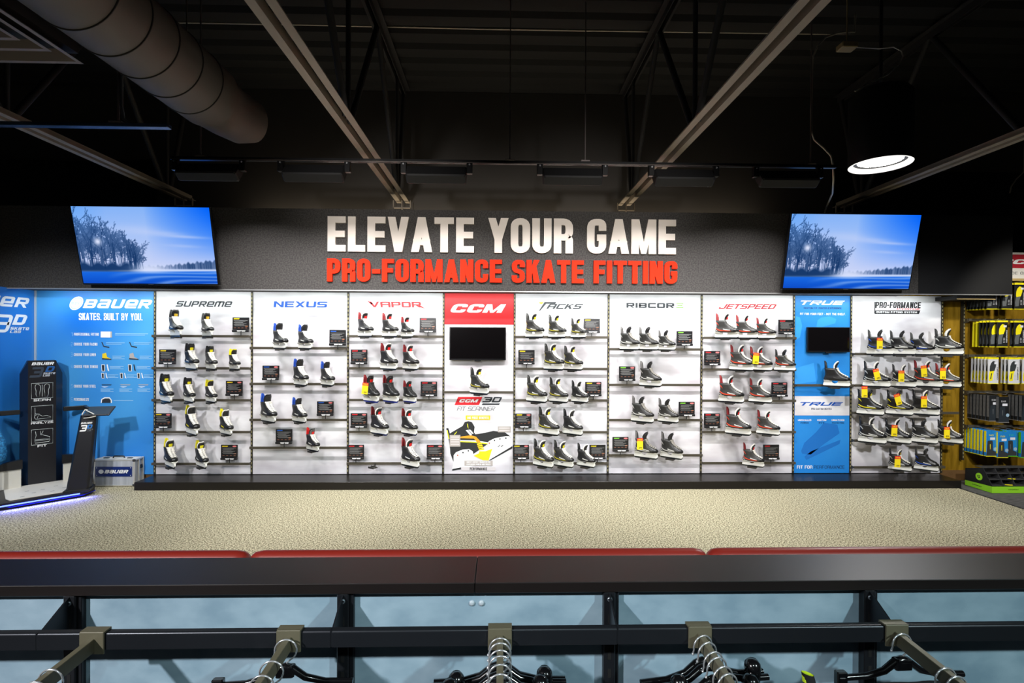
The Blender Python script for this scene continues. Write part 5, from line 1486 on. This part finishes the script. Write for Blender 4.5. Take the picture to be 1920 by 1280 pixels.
for yc in (733.5, 777, 822):
    a, b_ = zpx(yc + 14.5), zpx(yc - 14.5)
    mb = MB(); loop([(-.125, a), (.125, a), (.125, b_), (-.125, b_)], .0035)
    m = (a + b_) / 2
    if yc < 740:
        for s in (-1, 1): loop([(s * .05 + s * x, m + z) for x, z in ((-.018, -.07), (.012, -.075), (.024, -.04), (.022, 0), (.034, .04), (.03, .07), (.0, .08), (-.028, .06), (-.03, .02), (-.022, -.02))])
        loop([(0, m - .07), (0, m + .07)], .002, False)
    elif yc < 800:
        loop([(-.085, m + .07), (-.083, m), (-.09, m - .05), (-.075, m - .066), (.1, m - .062), (.098, m - .048), (.05, m - .03), (0, m - .035), (-.05, m - .005), (-.083, m)], .0022, False); loop([(-.08, m - .02), (-.035, m + .0), (-.06, m - .06)], .0018, False)
    else:
        loop([(-.08, m + .07), (-.07, m + .02), (-.088, m - .03), (.09, m - .03), (.085, m - .005), (.02, m + .015), (-.01, m + .03), (.012, m + .07)], .0026, False); loop([(-.09, m - .045), (.095, m - .04), (.08, m - .065), (-.08, m - .07)], .003)
        loop([(-.02, m + .07), (-.02, m + .03), (-.01, m + .02)], .002, False)
    mb.build('pictogram', mat('pictogram_white', (214, 220, 216), .5), sc)
for s in (-1, 1):
    mb = MB(); mb.cbox((min(s * sw, s * .42), .655, .93), (max(s * sw, s * .42), .69, .985), .006); mb.cbox((min(s * .385, s * .42), .42, .93), (max(s * .385, s * .42), .66, .985), .006); mb.build('hand_rail', M_BLACK, sc)
    mb = MB(); mb.tube([(s * .402, .44, .08), (s * .402, .44, .93)], .016, 8); mb.build('rail_post', M_BLACK, sc)
    mb = MB(); x0, x1 = sorted((s * .185, s * .43)); mb.cbox((x0, .60, .08), (x1, .635, .30), .004); mb.box((x0, .594, .288), (x1, .60, .306)); mb.build('side_panel', mat('panel_pale_grey', (206, 203, 192), .5), sc)
    mb = MB(); pp = []
    for k in range(9):
        t = k / 8; pp.append((s * (.175 + .265 * t), .405 - .07 * t ** 2.2))
    mb.prism(pp + [(s * .44, .302), (s * .175, .302)], (0, .645, 0), XV, FZ, (0, -1, 0), .065); mb.build('side_pad', M_BLACK, sc)
# tablet stand at the right front corner
q = PZ(148, 917, .08)
ql = Matrix.Rotation(-SROT, 3, 'Z') @ (Vector((q.x, q.y, .08)) - E0)
qt = P(160, 778, q.y + .04)
mb = MB(); dxl = .085
rows = []
for t, hw, hd_ in ((0, .105, .075), (.3, .096, .068), (.7, .084, .058), (1, .075, .05)):
    z = (qt.z - .08) * t; ox = dxl * t; c = .02
    rows.append([Vector((ox + x, y + .05 * t, z)) for x, y in ((-hw + c, -hd_), (hw - c, -hd_), (hw, -hd_ + c), (hw, hd_), (-hw, hd_), (-hw, -hd_ + c))])
mb.grid(rows, 0, False, True); mb.add(rows[-1], [tuple(range(6))]); ts = mb.build('tablet_stand', m_tower, sc, ql, -.35)
mb = MB(); mb.cbox((-.125, -.095, -.012), (.125, .095, .014), .006); mb.build('pedestal_foot', M_BLACK, ts)
mb = MB()
hz_ = qt.z - .08; t = .78; fy = lambda z: -(.075 - .025 * z / hz_) + .05 * z / hz_ - .0012
for tx, g, z0, z1, x0, x1, mi in (('BaUeR', BAUER, .755, .775, .01, .115, 0), ('3', Glyphs(1.3, .3, .22, .14, True), .67, .745, .0, .07, 0), ('D', Glyphs(1.2, .34, .24, .2, True), .70, .745, .065, .118, 1), ('SKaTe', BAUER, .685, .695, .07, .125, 2), ('LaB', BAUER, .67, .680, .07, .105, 2)):
    letters(mb, tx, g, Vector((x0 + .01, fy(z0) - .001, z0)), FX, Vector((0, .075 / hz_, 1)).normalized(), FN, x1 - x0, z1 - z0, .2, .35, 0, mi)
mb.build('lettering', [M_WHITE, mat('stand_blue', (40, 120, 200), .4), mat('stand_grey', (110, 116, 124), .4)], ts)
tm = Matrix.Translation((dxl + .10, .03, hz_ + .03)) @ Matrix.Rotation(.35 - SROT + .25, 4, 'Z') @ Matrix.Rotation(math.radians(26), 4, 'X')
mb = MB(); tm = tm @ Matrix.Diagonal((.8, .8, 1, 1)); mb.cbox((-.165, -.115, 0), (.165, .115, .02), .006, 0, tm); tb_ = mb.build('tablet', M_BLACK, sc, ql, -.35)
mb = MB(); mb.add([tm @ Vector(v) for v in ((-.145, -.095, .0206), (.145, -.095, .0206), (.145, .095, .0206), (-.145, .095, .0206))], [(0, 1, 2, 3)]); mb.build('screen', mat('tablet_screen', (8, 32, 46), .4), tb_)
mb = MB(); mb.tube([tm @ Vector(v) for v in ((-.17, .06, .0), (-.21, .07, .0), (-.23, .02, -.03), (-.215, -.06, -.05), (-.16, -.10, -.03), (-.08, -.13, -.01), (.0, -.12, .005))], .006, 6); mb.tube([tm @ Vector(v) for v in ((-.18, .03, .01), (-.10, -.06, .035), (-.02, -.115, .03))], .006, 6); mb.build('white_cable', mat('cable_cream', (226, 222, 210), .5), tb_)
# blue mesh bag at the left edge
q = PZ(-6, 888, .20)
mb = MB(); rr = []
for z, r in ((0, .02), (.02, .07), (.12, .075), (.24, .06), (.33, .03), (.36, .012)):
    rr.append([Vector((r * math.cos(2 * PI * j / 14) * (1 + .12 * math.sin(3 * j)), r * math.sin(2 * PI * j / 14), z)) for j in range(14)])
mb.grid(rr, 0, True, True); bq = PX(-3, 880, SIDEX + .12)
hook_pt = PX(-2, 800, SIDEX + .12)
tag(mb.build('mesh_bag', mat2('blue_mesh', (16, 84, 140), (60, 160, 220), 60, .7), None, (bq.x, bq.y, max(.4, bq.z))), 'blue mesh bag barely showing at the left edge above the scanner', 'bag')

# aluminium case
q0, q1 = PZ(176, 912, 0), PZ(250, 912, 0)
CW = q1.x - q0.x; CH = .335; CD = WALL - .012 - q0.y
cs = thing('aluminium_case', 'silver aluminium flight case with blue plate standing against the blue panel', 'case', ((q0.x + q1.x) / 2, q0.y, 0))
h = CW / 2
mb = MB(); mb.box((-h + .006, .004, .012), (h - .006, CD, CH - .004)); mb.build('case_shell', mat2('brushed_aluminium', (148, 152, 160), (188, 192, 198), 3, .35, (6, 1, .4), .3, .7), cs)
m_edge = mat('case_edge', (214, 212, 206), .35, .5)
mb = MB()
for s in (-1, 1):
    mb.cbox((s * h - .012, 0, .008), (s * h + .012, .022, CH), .004); mb.cbox((s * h - .012, CD - .02, .008), (s * h + .012, CD, CH), .004); mb.cbox((s * h - .012, .02, CH - .02), (s * h + .012, CD - .02, CH), .004)
    mb.cbox((s * h - .006, CD * .45, .008), (s * h + .013, CD * .45 + .02, CH), .003)
mb.cbox((-h, 0, CH - .02), (h, .02, CH), .004); mb.cbox((-h, 0, .006), (h, .016, .02), .003); mb.build('edge_profile', m_edge, cs)
mb = MB(); mb.box((-h + .012, .02, CH - .004), (h - .012, CD - .01, CH - .001)); mb.build('case_lid', mat('lid_cream', (222, 220, 208), .5), cs)
mb = MB(); mb.prism([(-h + .02, .125), (h - .02, .125), (h - .02, .245), (-h + .02, .245)], (0, .003, 0), FX, FZ, FN, .006); mb.build('name_plate', mat('plate_navy', (18, 40, 104), .4), cs)
mb = MB(); letters(mb, 'BaUeR', BAUER, Vector((-h + .13, -.0042, .165)), FX, FZ, FN, CW - .19, .042, .2, .4)
mb.prism([(-h + .09 + .032 * math.cos(t * PI / 8), .186 + .026 * math.sin(t * PI / 8)) for t in range(16)], (0, -.0042, 0), FX, FZ, FN, 0); mb.build('lettering', M_WHITE, cs)
mb = MB()
for x in (-h + .035, h - .035):
    for z in (.138, .232): mb.lathe([(.006, 0), (.004, .003), (0, .003)], 10, 0, Matrix.Translation((x, -.003, z)) @ Matrix.Rotation(PI / 2, 4, 'X'))
mb.build('plate_screws', M_CHROME, cs)
mb = MB(); mb.tube([(-.07, CD * .5, CH), (-.06, CD * .5, CH + .022), (.06, CD * .5, CH + .022), (.07, CD * .5, CH)], .009, 8)
mb.build('carry_handle', M_BLACK, cs)
mb = MB()
for x in (-h * .6, h * .6): mb.cbox((x - .03, CD * .35, CH - .002), (x + .03, CD * .35 + .03, CH + .008), .002)
mb.cbox((h + .01, CD * .55, .2), (h + .02, CD * .55 + .04, .25), .003)
mb.build('latch', M_BLACK, cs)
mb = MB()
for s in (-1, 1):
    for z in (0.0, CH - .03): mb.cbox((s * h - .016, -.004, z), (s * h + .016, .02, z + .032), .005)
mb.build('corner_cap', mat('corner_dark', (70, 70, 72), .4, .4), cs)

# ================================================================ bench, half wall and clothes rails in front
CAPZ = HC - 457 / 960 * 1.74
cf = 1.74; cbk = 1.955
m_cap = mat('espresso_cap', (22, 17, 16), .42, var=.12, scale=3, spec=.42)
JX = P(893, 1070, 1.85).x
for lab, a, b_ in (('long dark wooden cap of the half wall, left of the joint', -4.2, JX - .001), ('long dark wooden cap of the half wall, right of the joint', JX + .001, 4.2)):
    mb = MB(); mb.cbox((a, cf, CAPZ - .036), (b_, cbk, CAPZ), .002)
    tag(mb.build('half_wall_cap', m_cap), lab, 'wall cap', 'caps of the half wall')
# upholstered bench behind the half wall
m_vinyl = mat('red_vinyl', (128, 32, 22), .42, bump=.1, scale=120)
e1, e2 = P(468, 1036, 2.0).x, P(1326, 1036, 2.0).x
ztop = HC - .823
for lab, a, b_ in (('red upholstered bench section at the left behind the half wall', e1 - 1.86, e1), ('red upholstered bench section in the middle behind the half wall', e1, e2), ('red upholstered bench section at the right behind the half wall', e2, e2 + 1.86)):
    t = thing('bench', lab, 'bench', ((a + b_) / 2, 2.0, 0), 0, 'red bench sections'); hw = (b_ - a) / 2 - .002
    mb = MB(); rows = []; r = .03
    prof = []
    for k in range(7): an = PI * k / 6; prof.append((-.035 + .005 + .035 * (1 - math.cos(an)), ztop - .035 + .035 * math.sin(an)))
    prof = [(-.03, .5)] + prof + [(.04, .5)]
    for x, ins in ((-hw, .03), (-hw + .006, .016), (-hw + .02, .005), (-hw + .05, 0), (hw - .05, 0), (hw - .02, .005), (hw - .006, .016), (hw, .03)):
        rows.append([Vector((x, y * (1 - ins * 8) if ins else y, z - (ins if z > .6 else 0))) for y, z in prof])
    mb.grid(rows, 0, True); mb.add(rows[0], [tuple(range(len(prof)))]); mb.add(rows[-1], [tuple(range(len(prof) - 1, -1, -1))]); mb.build('backrest', m_vinyl, t)
    mb = MB(); mb.cbox((-hw, .0, .36), (hw, .5, .47), .03); mb.build('seat', m_vinyl, t)
    mb = MB(); mb.box((-hw + .05, .02, .0), (hw - .05, .46, .36)); mb.build('bench_base', m_blackwall, t)
# panels of the half wall
m_hw = mat2('grey_blue_panel', (118, 144, 160), (146, 170, 184), 7, .5, (1, 1, 1.6), .3, .7, 8)
mb = MB(); mb.box((-4.2, 1.776, 0), (4.2, 1.80, CAPZ - .037)); hwp = struct(mb.build('wall_half', m_hw))
mb = MB(); mb.box((-4.2, 1.768, CAPZ - .046), (4.2, 1.7755, CAPZ - .037)); struct(mb.build('cap_shade_strip', mat('cap_shade_grey', (80, 78, 84), .5)))  # thin grey strip standing in for the cap's shadow on the panel
mb = MB()
for x in (885, 903):
    p = P(x, 1130, 1.776)
    mb = MB(); mb.lathe([(.010, 0), (.009, .004), (.004, .006), (0, .006)], 14, 0, Matrix.Rotation(PI / 2, 4, 'X'))
    tag(mb.build('screw_cap', mat('screw_cap_grey', (170, 182, 190), .4), None, p), f'{"left" if x < 890 else "right"} grey screw cap on the half wall panel under the cap joint', 'screw cap')
# posts
RAILY = 1.625
RT = P(960, 1179.5, RAILY).z
m_post = mat('post_black', (26, 28, 32), .35, .2)
m_slot = mat('slot_black', (6, 6, 7), .7)
px_posts = [P(129, 1130, 1.745).x, P(641, 1130, 1.745).x, P(1140.7, 1130, 1.745).x, P(1631.7, 1130, 1.745).x]
pitch = (px_posts[3] - px_posts[0]) / 3
PN = ['leftmost', 'second from left', 'third from left', 'rightmost']
pt0 = None
for x, nm in zip([px_posts[0] + pitch * i for i in range(4)], PN):
    lab = f'slotted black steel post on the half wall, {nm}'
    if pt0 is None:
        pt0 = thing('wall_post', lab, 'post', (x, 1.745, 0), 0, 'black posts of the half wall')
        mb = MB(); mb.cbox((-.02, 0, 0), (.02, .0305, CAPZ - .037), .003); mb.cbox((.02, .010, 0), (.034, .0305, CAPZ - .037), .002); mb.build('post_tube', m_post, pt0)
        mb = MB(); z = CAPZ - .115
        while z > .1: mb.box((-.006, -.001, z - .03), (.006, .002, z)); z -= .062
        mb.build('slots', m_slot, pt0)
        mb = MB(); mb.lathe([(.009, 0), (.008, .004), (.005, .004), (.004, .001), (0, .001)], 12, 0, Matrix.Translation((0, -.0005, CAPZ - .062)) @ Matrix.Rotation(PI / 2, 4, 'X')); mb.build('bolt', mat('zinc_bolt', (150, 160, 170), .3, .8), pt0)
        c = pt0
    else: c = copy_tree(pt0); c.location.x = x; c['label'] = lab
# rails between the posts with triangular end plates
rx = [px_posts[0] - pitch, *[px_posts[0] + pitch * i for i in range(4)], px_posts[0] + pitch * 4]
m_hr = mat('hang_rail_black', (40, 43, 48), .34, .55)
RN = ['at the left edge', 'between the leftmost and second posts', 'between the second and third posts', 'between the third and rightmost posts', 'at the right edge']
r0 = None
for i in range(5):
    a, b_ = rx[i], rx[i + 1]; lab = f'black steel clothes rail {RN[i]}'
    if r0 is None:
        r0 = thing('hang_rail', lab, 'clothes rail', ((a + b_) / 2, RAILY, RT), 0, 'black clothes rails')
        h = (b_ - a) / 2 - .002
        mb = MB(); arc = [(.007 - .007 * math.cos(k * PI / 12), -.007 + .007 * math.sin(k * PI / 12)) for k in range(7)]
        mb.grid([[Vector((-h, y, z)) for y, z in arc], [Vector((h, y, z)) for y, z in arc]], 0, True)
        flat = [arc[-1], (.022, 0), (.022, -.052), (0, -.052), arc[0]]
        mb.grid([[Vector((-h, y, z)) for y, z in flat], [Vector((h, y, z)) for y, z in flat]], 0, False)
        for s in (-1, 1): mb.add([Vector((s * h, y, z)) for y, z in arc + flat[1:-1]], [tuple(range(10))])
        mb.build('rail_tube', m_hr, r0)
        for s in (-1, 1):
            mb = MB(); mb.prism([(0, -.05), (0, 0), (.02, 0), (.122, .055), (.122, -.06)], (s * (h - .0) + (.002 if s > 0 else 0), .0, 0), YV, FZ, (-1, 0, 0), .003); mb.build('end_plate', m_hr, r0)
    else: c = copy_tree(r0); c.location.x = (a + b_) / 2; c['label'] = lab
# olive arms hooked over the rails
m_arm = mat('arm_olive', (96, 92, 74), .5, .15)
ARMX = [P(x, 1185, RAILY).x for x in (174, 542, 937.5, 1312, 1680)]
AN = ['leftmost', 'second from left', 'middle', 'second from right', 'rightmost']
AZ = P(937, 1190, RAILY - .006).z
a0 = None
SLOPE = .04
for x, nm in zip(ARMX, AN):
    lab = f'olive steel faceout arm hooked over the rail, {nm}'
    if a0 is None:
        a0 = thing('faceout_arm', lab, 'hanging arm', (x, RAILY, AZ), 0, 'olive hanging arms')
        mb = MB(); mb.cbox((-.038, -.0062, -.050), (.038, -.0004, RT - AZ + .006), .002); mb.box((-.038, -.0004, RT - AZ + .0006), (.038, .0224, RT - AZ + .006)); mb.box((-.038, .0224, RT - AZ - .02), (.038, .0268, RT - AZ + .006)); mb.build('hook_plate', m_arm, a0)
        mb = MB(); Mx = Matrix.Rotation(math.atan(SLOPE), 4, 'X'); mb.cbox((-.010, -.42, -.042), (.010, -.006, 0), .0015, 0, Mx); mb.build('arm_tube', m_arm, a0)
        mb = MB(); mb.box((-.011, -.424, -.043), (.011, -.42, .008), 0, Mx); mb.build('end_stop', m_arm, a0)
        c = a0
    else: c = copy_tree(a0); c.location.x = x; c['label'] = lab
# hangers
m_hang = mat('hanger_black', (12, 12, 14), .18, coat=.5)
HM = {}
R_ = .033
mb = MB(); pts = []
for k in range(15):
    a = PI * (1.06 - 1.30 * k / 14); pts.append((R_ * math.cos(a), 0, R_ * math.sin(a) - R_))
pts = [(pts[0][0] - .004, 0, pts[0][2] - .012)] + pts + [(.018, 0, -.060), (.004, 0, -.070), (0, 0, -.082)]
mb.tube(pts, .0027, 7); mb.lathe([(.0034, -.003), (.0034, .003), (0, .003)], 8, 0, Matrix.Translation(pts[0])); HM['wire_hook'] = (mb.mesh('wire_hook'), M_CHROME)
mb = MB(); mb.tube([(-.205, 0, -.130), (-.12, 0, -.127), (-.06, 0, -.112), (-.022, 0, -.084), (0, 0, -.079), (.022, 0, -.084), (.06, 0, -.112), (.12, 0, -.127), (.205, 0, -.130)], [.010, .010, .011, .012, .014, .012, .011, .010, .010], 10); HM['hanger_bar'] = (mb.mesh('hanger_bar'), m_hang)
mb = MB(); Mr = Matrix.Translation((0, 0, -.137)) @ Matrix.Scale(1.18, 4)
mb.lathe([(0, .052), (.012, .050), (.020, .040), (.022, .026), (.020, .010), (.018, -.02), (.014, -.03), (0, -.03)], 14, 0, Mr); HM['clip_knob'] = (mb.mesh('clip_knob'), m_hang)
mb = MB(); mb.cbox((-.028, -.012, -.110), (.028, .012, -.072), .004); mb.cbox((-.22, -.010, -.165), (-.185, .010, -.108), .003); mb.box((-.212, -.012, -.145), (-.194, .012, -.125)); HM['clamp_block'] = (mb.mesh('clamp_block'), m_hang)
m_cloth = mat('black_garment', (14, 14, 17), .8, bump=.2, scale=60)
mb = MB(); rr = []
for z, d in ((-.143, .005), (-.22, .007), (-.36, .009), (-.52, .010), (-.66, .010)):
    rr.append([Vector(((-1 + j / 8) * .19 * (1 - .06 * math.sin(z * 9)), (d + .002 * math.sin(j * 1.3 + z * 8)) * (1 if j <= 16 else -1), z)) if j <= 16 else Vector(((1 - (j - 17) / 8) * .19 * (1 - .06 * math.sin(z * 9)), -(d + .002 * math.sin(j * 1.7 + z * 8)), z)) for j in range(34)])
mb.grid(rr, 0, True, True); mb.add(rr[0], [tuple(range(33, -1, -1))]); mb.add(rr[-1], [tuple(range(34))]); HM['garment'] = (mb.mesh('garment'), m_cloth)
for me, m in HM.values(): me.materials.append(m)
for me, m in ((HM['garment'][0], m_cloth),): pass


def hanger(arm, y, label, yaw, knobs, clamp=False, drop=0.0, cloth=True):
    a = math.atan(SLOPE)
    z = AZ - (RAILY - y) * SLOPE * 1.0 + .0035
    t = thing('clothes_hanger', label, 'hanger', (ARMX[arm], y, z), yaw, 'black clothes hangers')
    for nm in ('wire_hook', 'hanger_bar') + (('clamp_block',) if clamp else ()):
        o = bpy.data.objects.new(nm, HM[nm][0]); COL.objects.link(o); o.parent = t
        if nm != 'wire_hook': o.rotation_euler.z = -yaw * .55; o.location.z = drop
    for kx, ky, kz in knobs:
        o = bpy.data.objects.new('clip_knob', HM['clip_knob'][0]); COL.objects.link(o); o.parent = t; o.location = (kx, ky, kz + drop); o.rotation_euler.z = -yaw * .55
    if cloth:
        g = bpy.data.objects.new('garment', HM['garment'][0]); COL.objects.link(g); g.location = (ARMX[arm], y, z + drop - .01); g.rotation_euler.z = yaw * .45
        tag(g, 'black garment on the ' + label.replace('chrome-hooked hanger, ', 'hanger, '), 'garment', 'black garments on hangers')


HN = ['nearest the rail', 'second out', 'third out', 'fourth out', 'fifth out', 'sixth out', 'seventh out']
ARMN = ['leftmost arm', 'second arm from left', 'middle arm', 'second arm from right', 'rightmost arm']
PLAN = [
 (0, [1.475, 1.425, 1.405, 1.35], 0, True),
 (1, [1.600, 1.500, 1.440, 1.37], 0, True),
 (2, [1.597, 1.573, 1.539, 1.512, 1.475, 1.435, 1.375], 1, False),
 (3, [1.600, 1.565, 1.520, 1.495, 1.455, 1.425, 1.37], 1, False),
 (4, [1.600, 1.44, 1.405, 1.35], 0, True)]
for arm, ys, kn, cl in PLAN:
    for k, y in enumerate(ys):
        yaw = random.uniform(-.03, .03) + (.25 if arm == 3 else .06)
        kx = random.uniform(-.025, .025)
        knobs = [(-.135 + kx, -.014, .0), (.135 + kx, -.014, .0)] if kn and k in (1, 2, 4) else []
        hanger(arm, y, f'chrome-hooked hanger, {HN[k]} on the {ARMN[arm]}', yaw, knobs, cl, random.uniform(-.006, .006), k in (0, 2, 3) if not kn else k in (2, 4))
# lime-lined cuff on the rightmost arm's first hanger
p = P(1514, 1262, 1.585)
mb = MB(); rows = []
for z, r in ((.0, .020), (-.02, .0205), (-.06, .022), (-.14, .026), (-.3, .03)):
    rows.append([Vector((r * math.cos(2 * PI * j / 20) + z * -.25, r * .55 * math.sin(2 * PI * j / 20), z + .008 * -math.cos(2 * PI * j / 20) * 0 - .006 * math.cos(2 * PI * j / 20))) for j in range(20)])
cu = thing('sports_garment', 'black sports garment with a lime lined cuff beside the rightmost arm', 'garment', p)
mb.grid(rows, 0, True, True); mb.build('sleeve', m_cloth, cu)
mb = MB(); mb.grid([[Vector((v.x * .93, v.y * .93, v.z + .0005)) for v in rows[0]], [Vector((v.x * .8, v.y * .8, v.z - .03)) for v in rows[0]]], 0, True, True); mb.add([Vector((v.x * .8, v.y * .8, v.z - .03)) for v in rows[0]], [tuple(range(20))]); mb.build('lime_lining', mat('lime_cloth', (190, 214, 30), .7), cu)
mb = MB(); mb.prism([(-.016, -.025), (-.004, -.045), (-.004, -.07), (.002, -.07), (.002, -.045), (.016, -.030), (.016, -.036), (.0, -.052), (-.018, -.035)], (.004, -.0165, 0), FX, FZ, FN, .001); mb.build('lime_mark', MATS['lime_cloth'], cu)
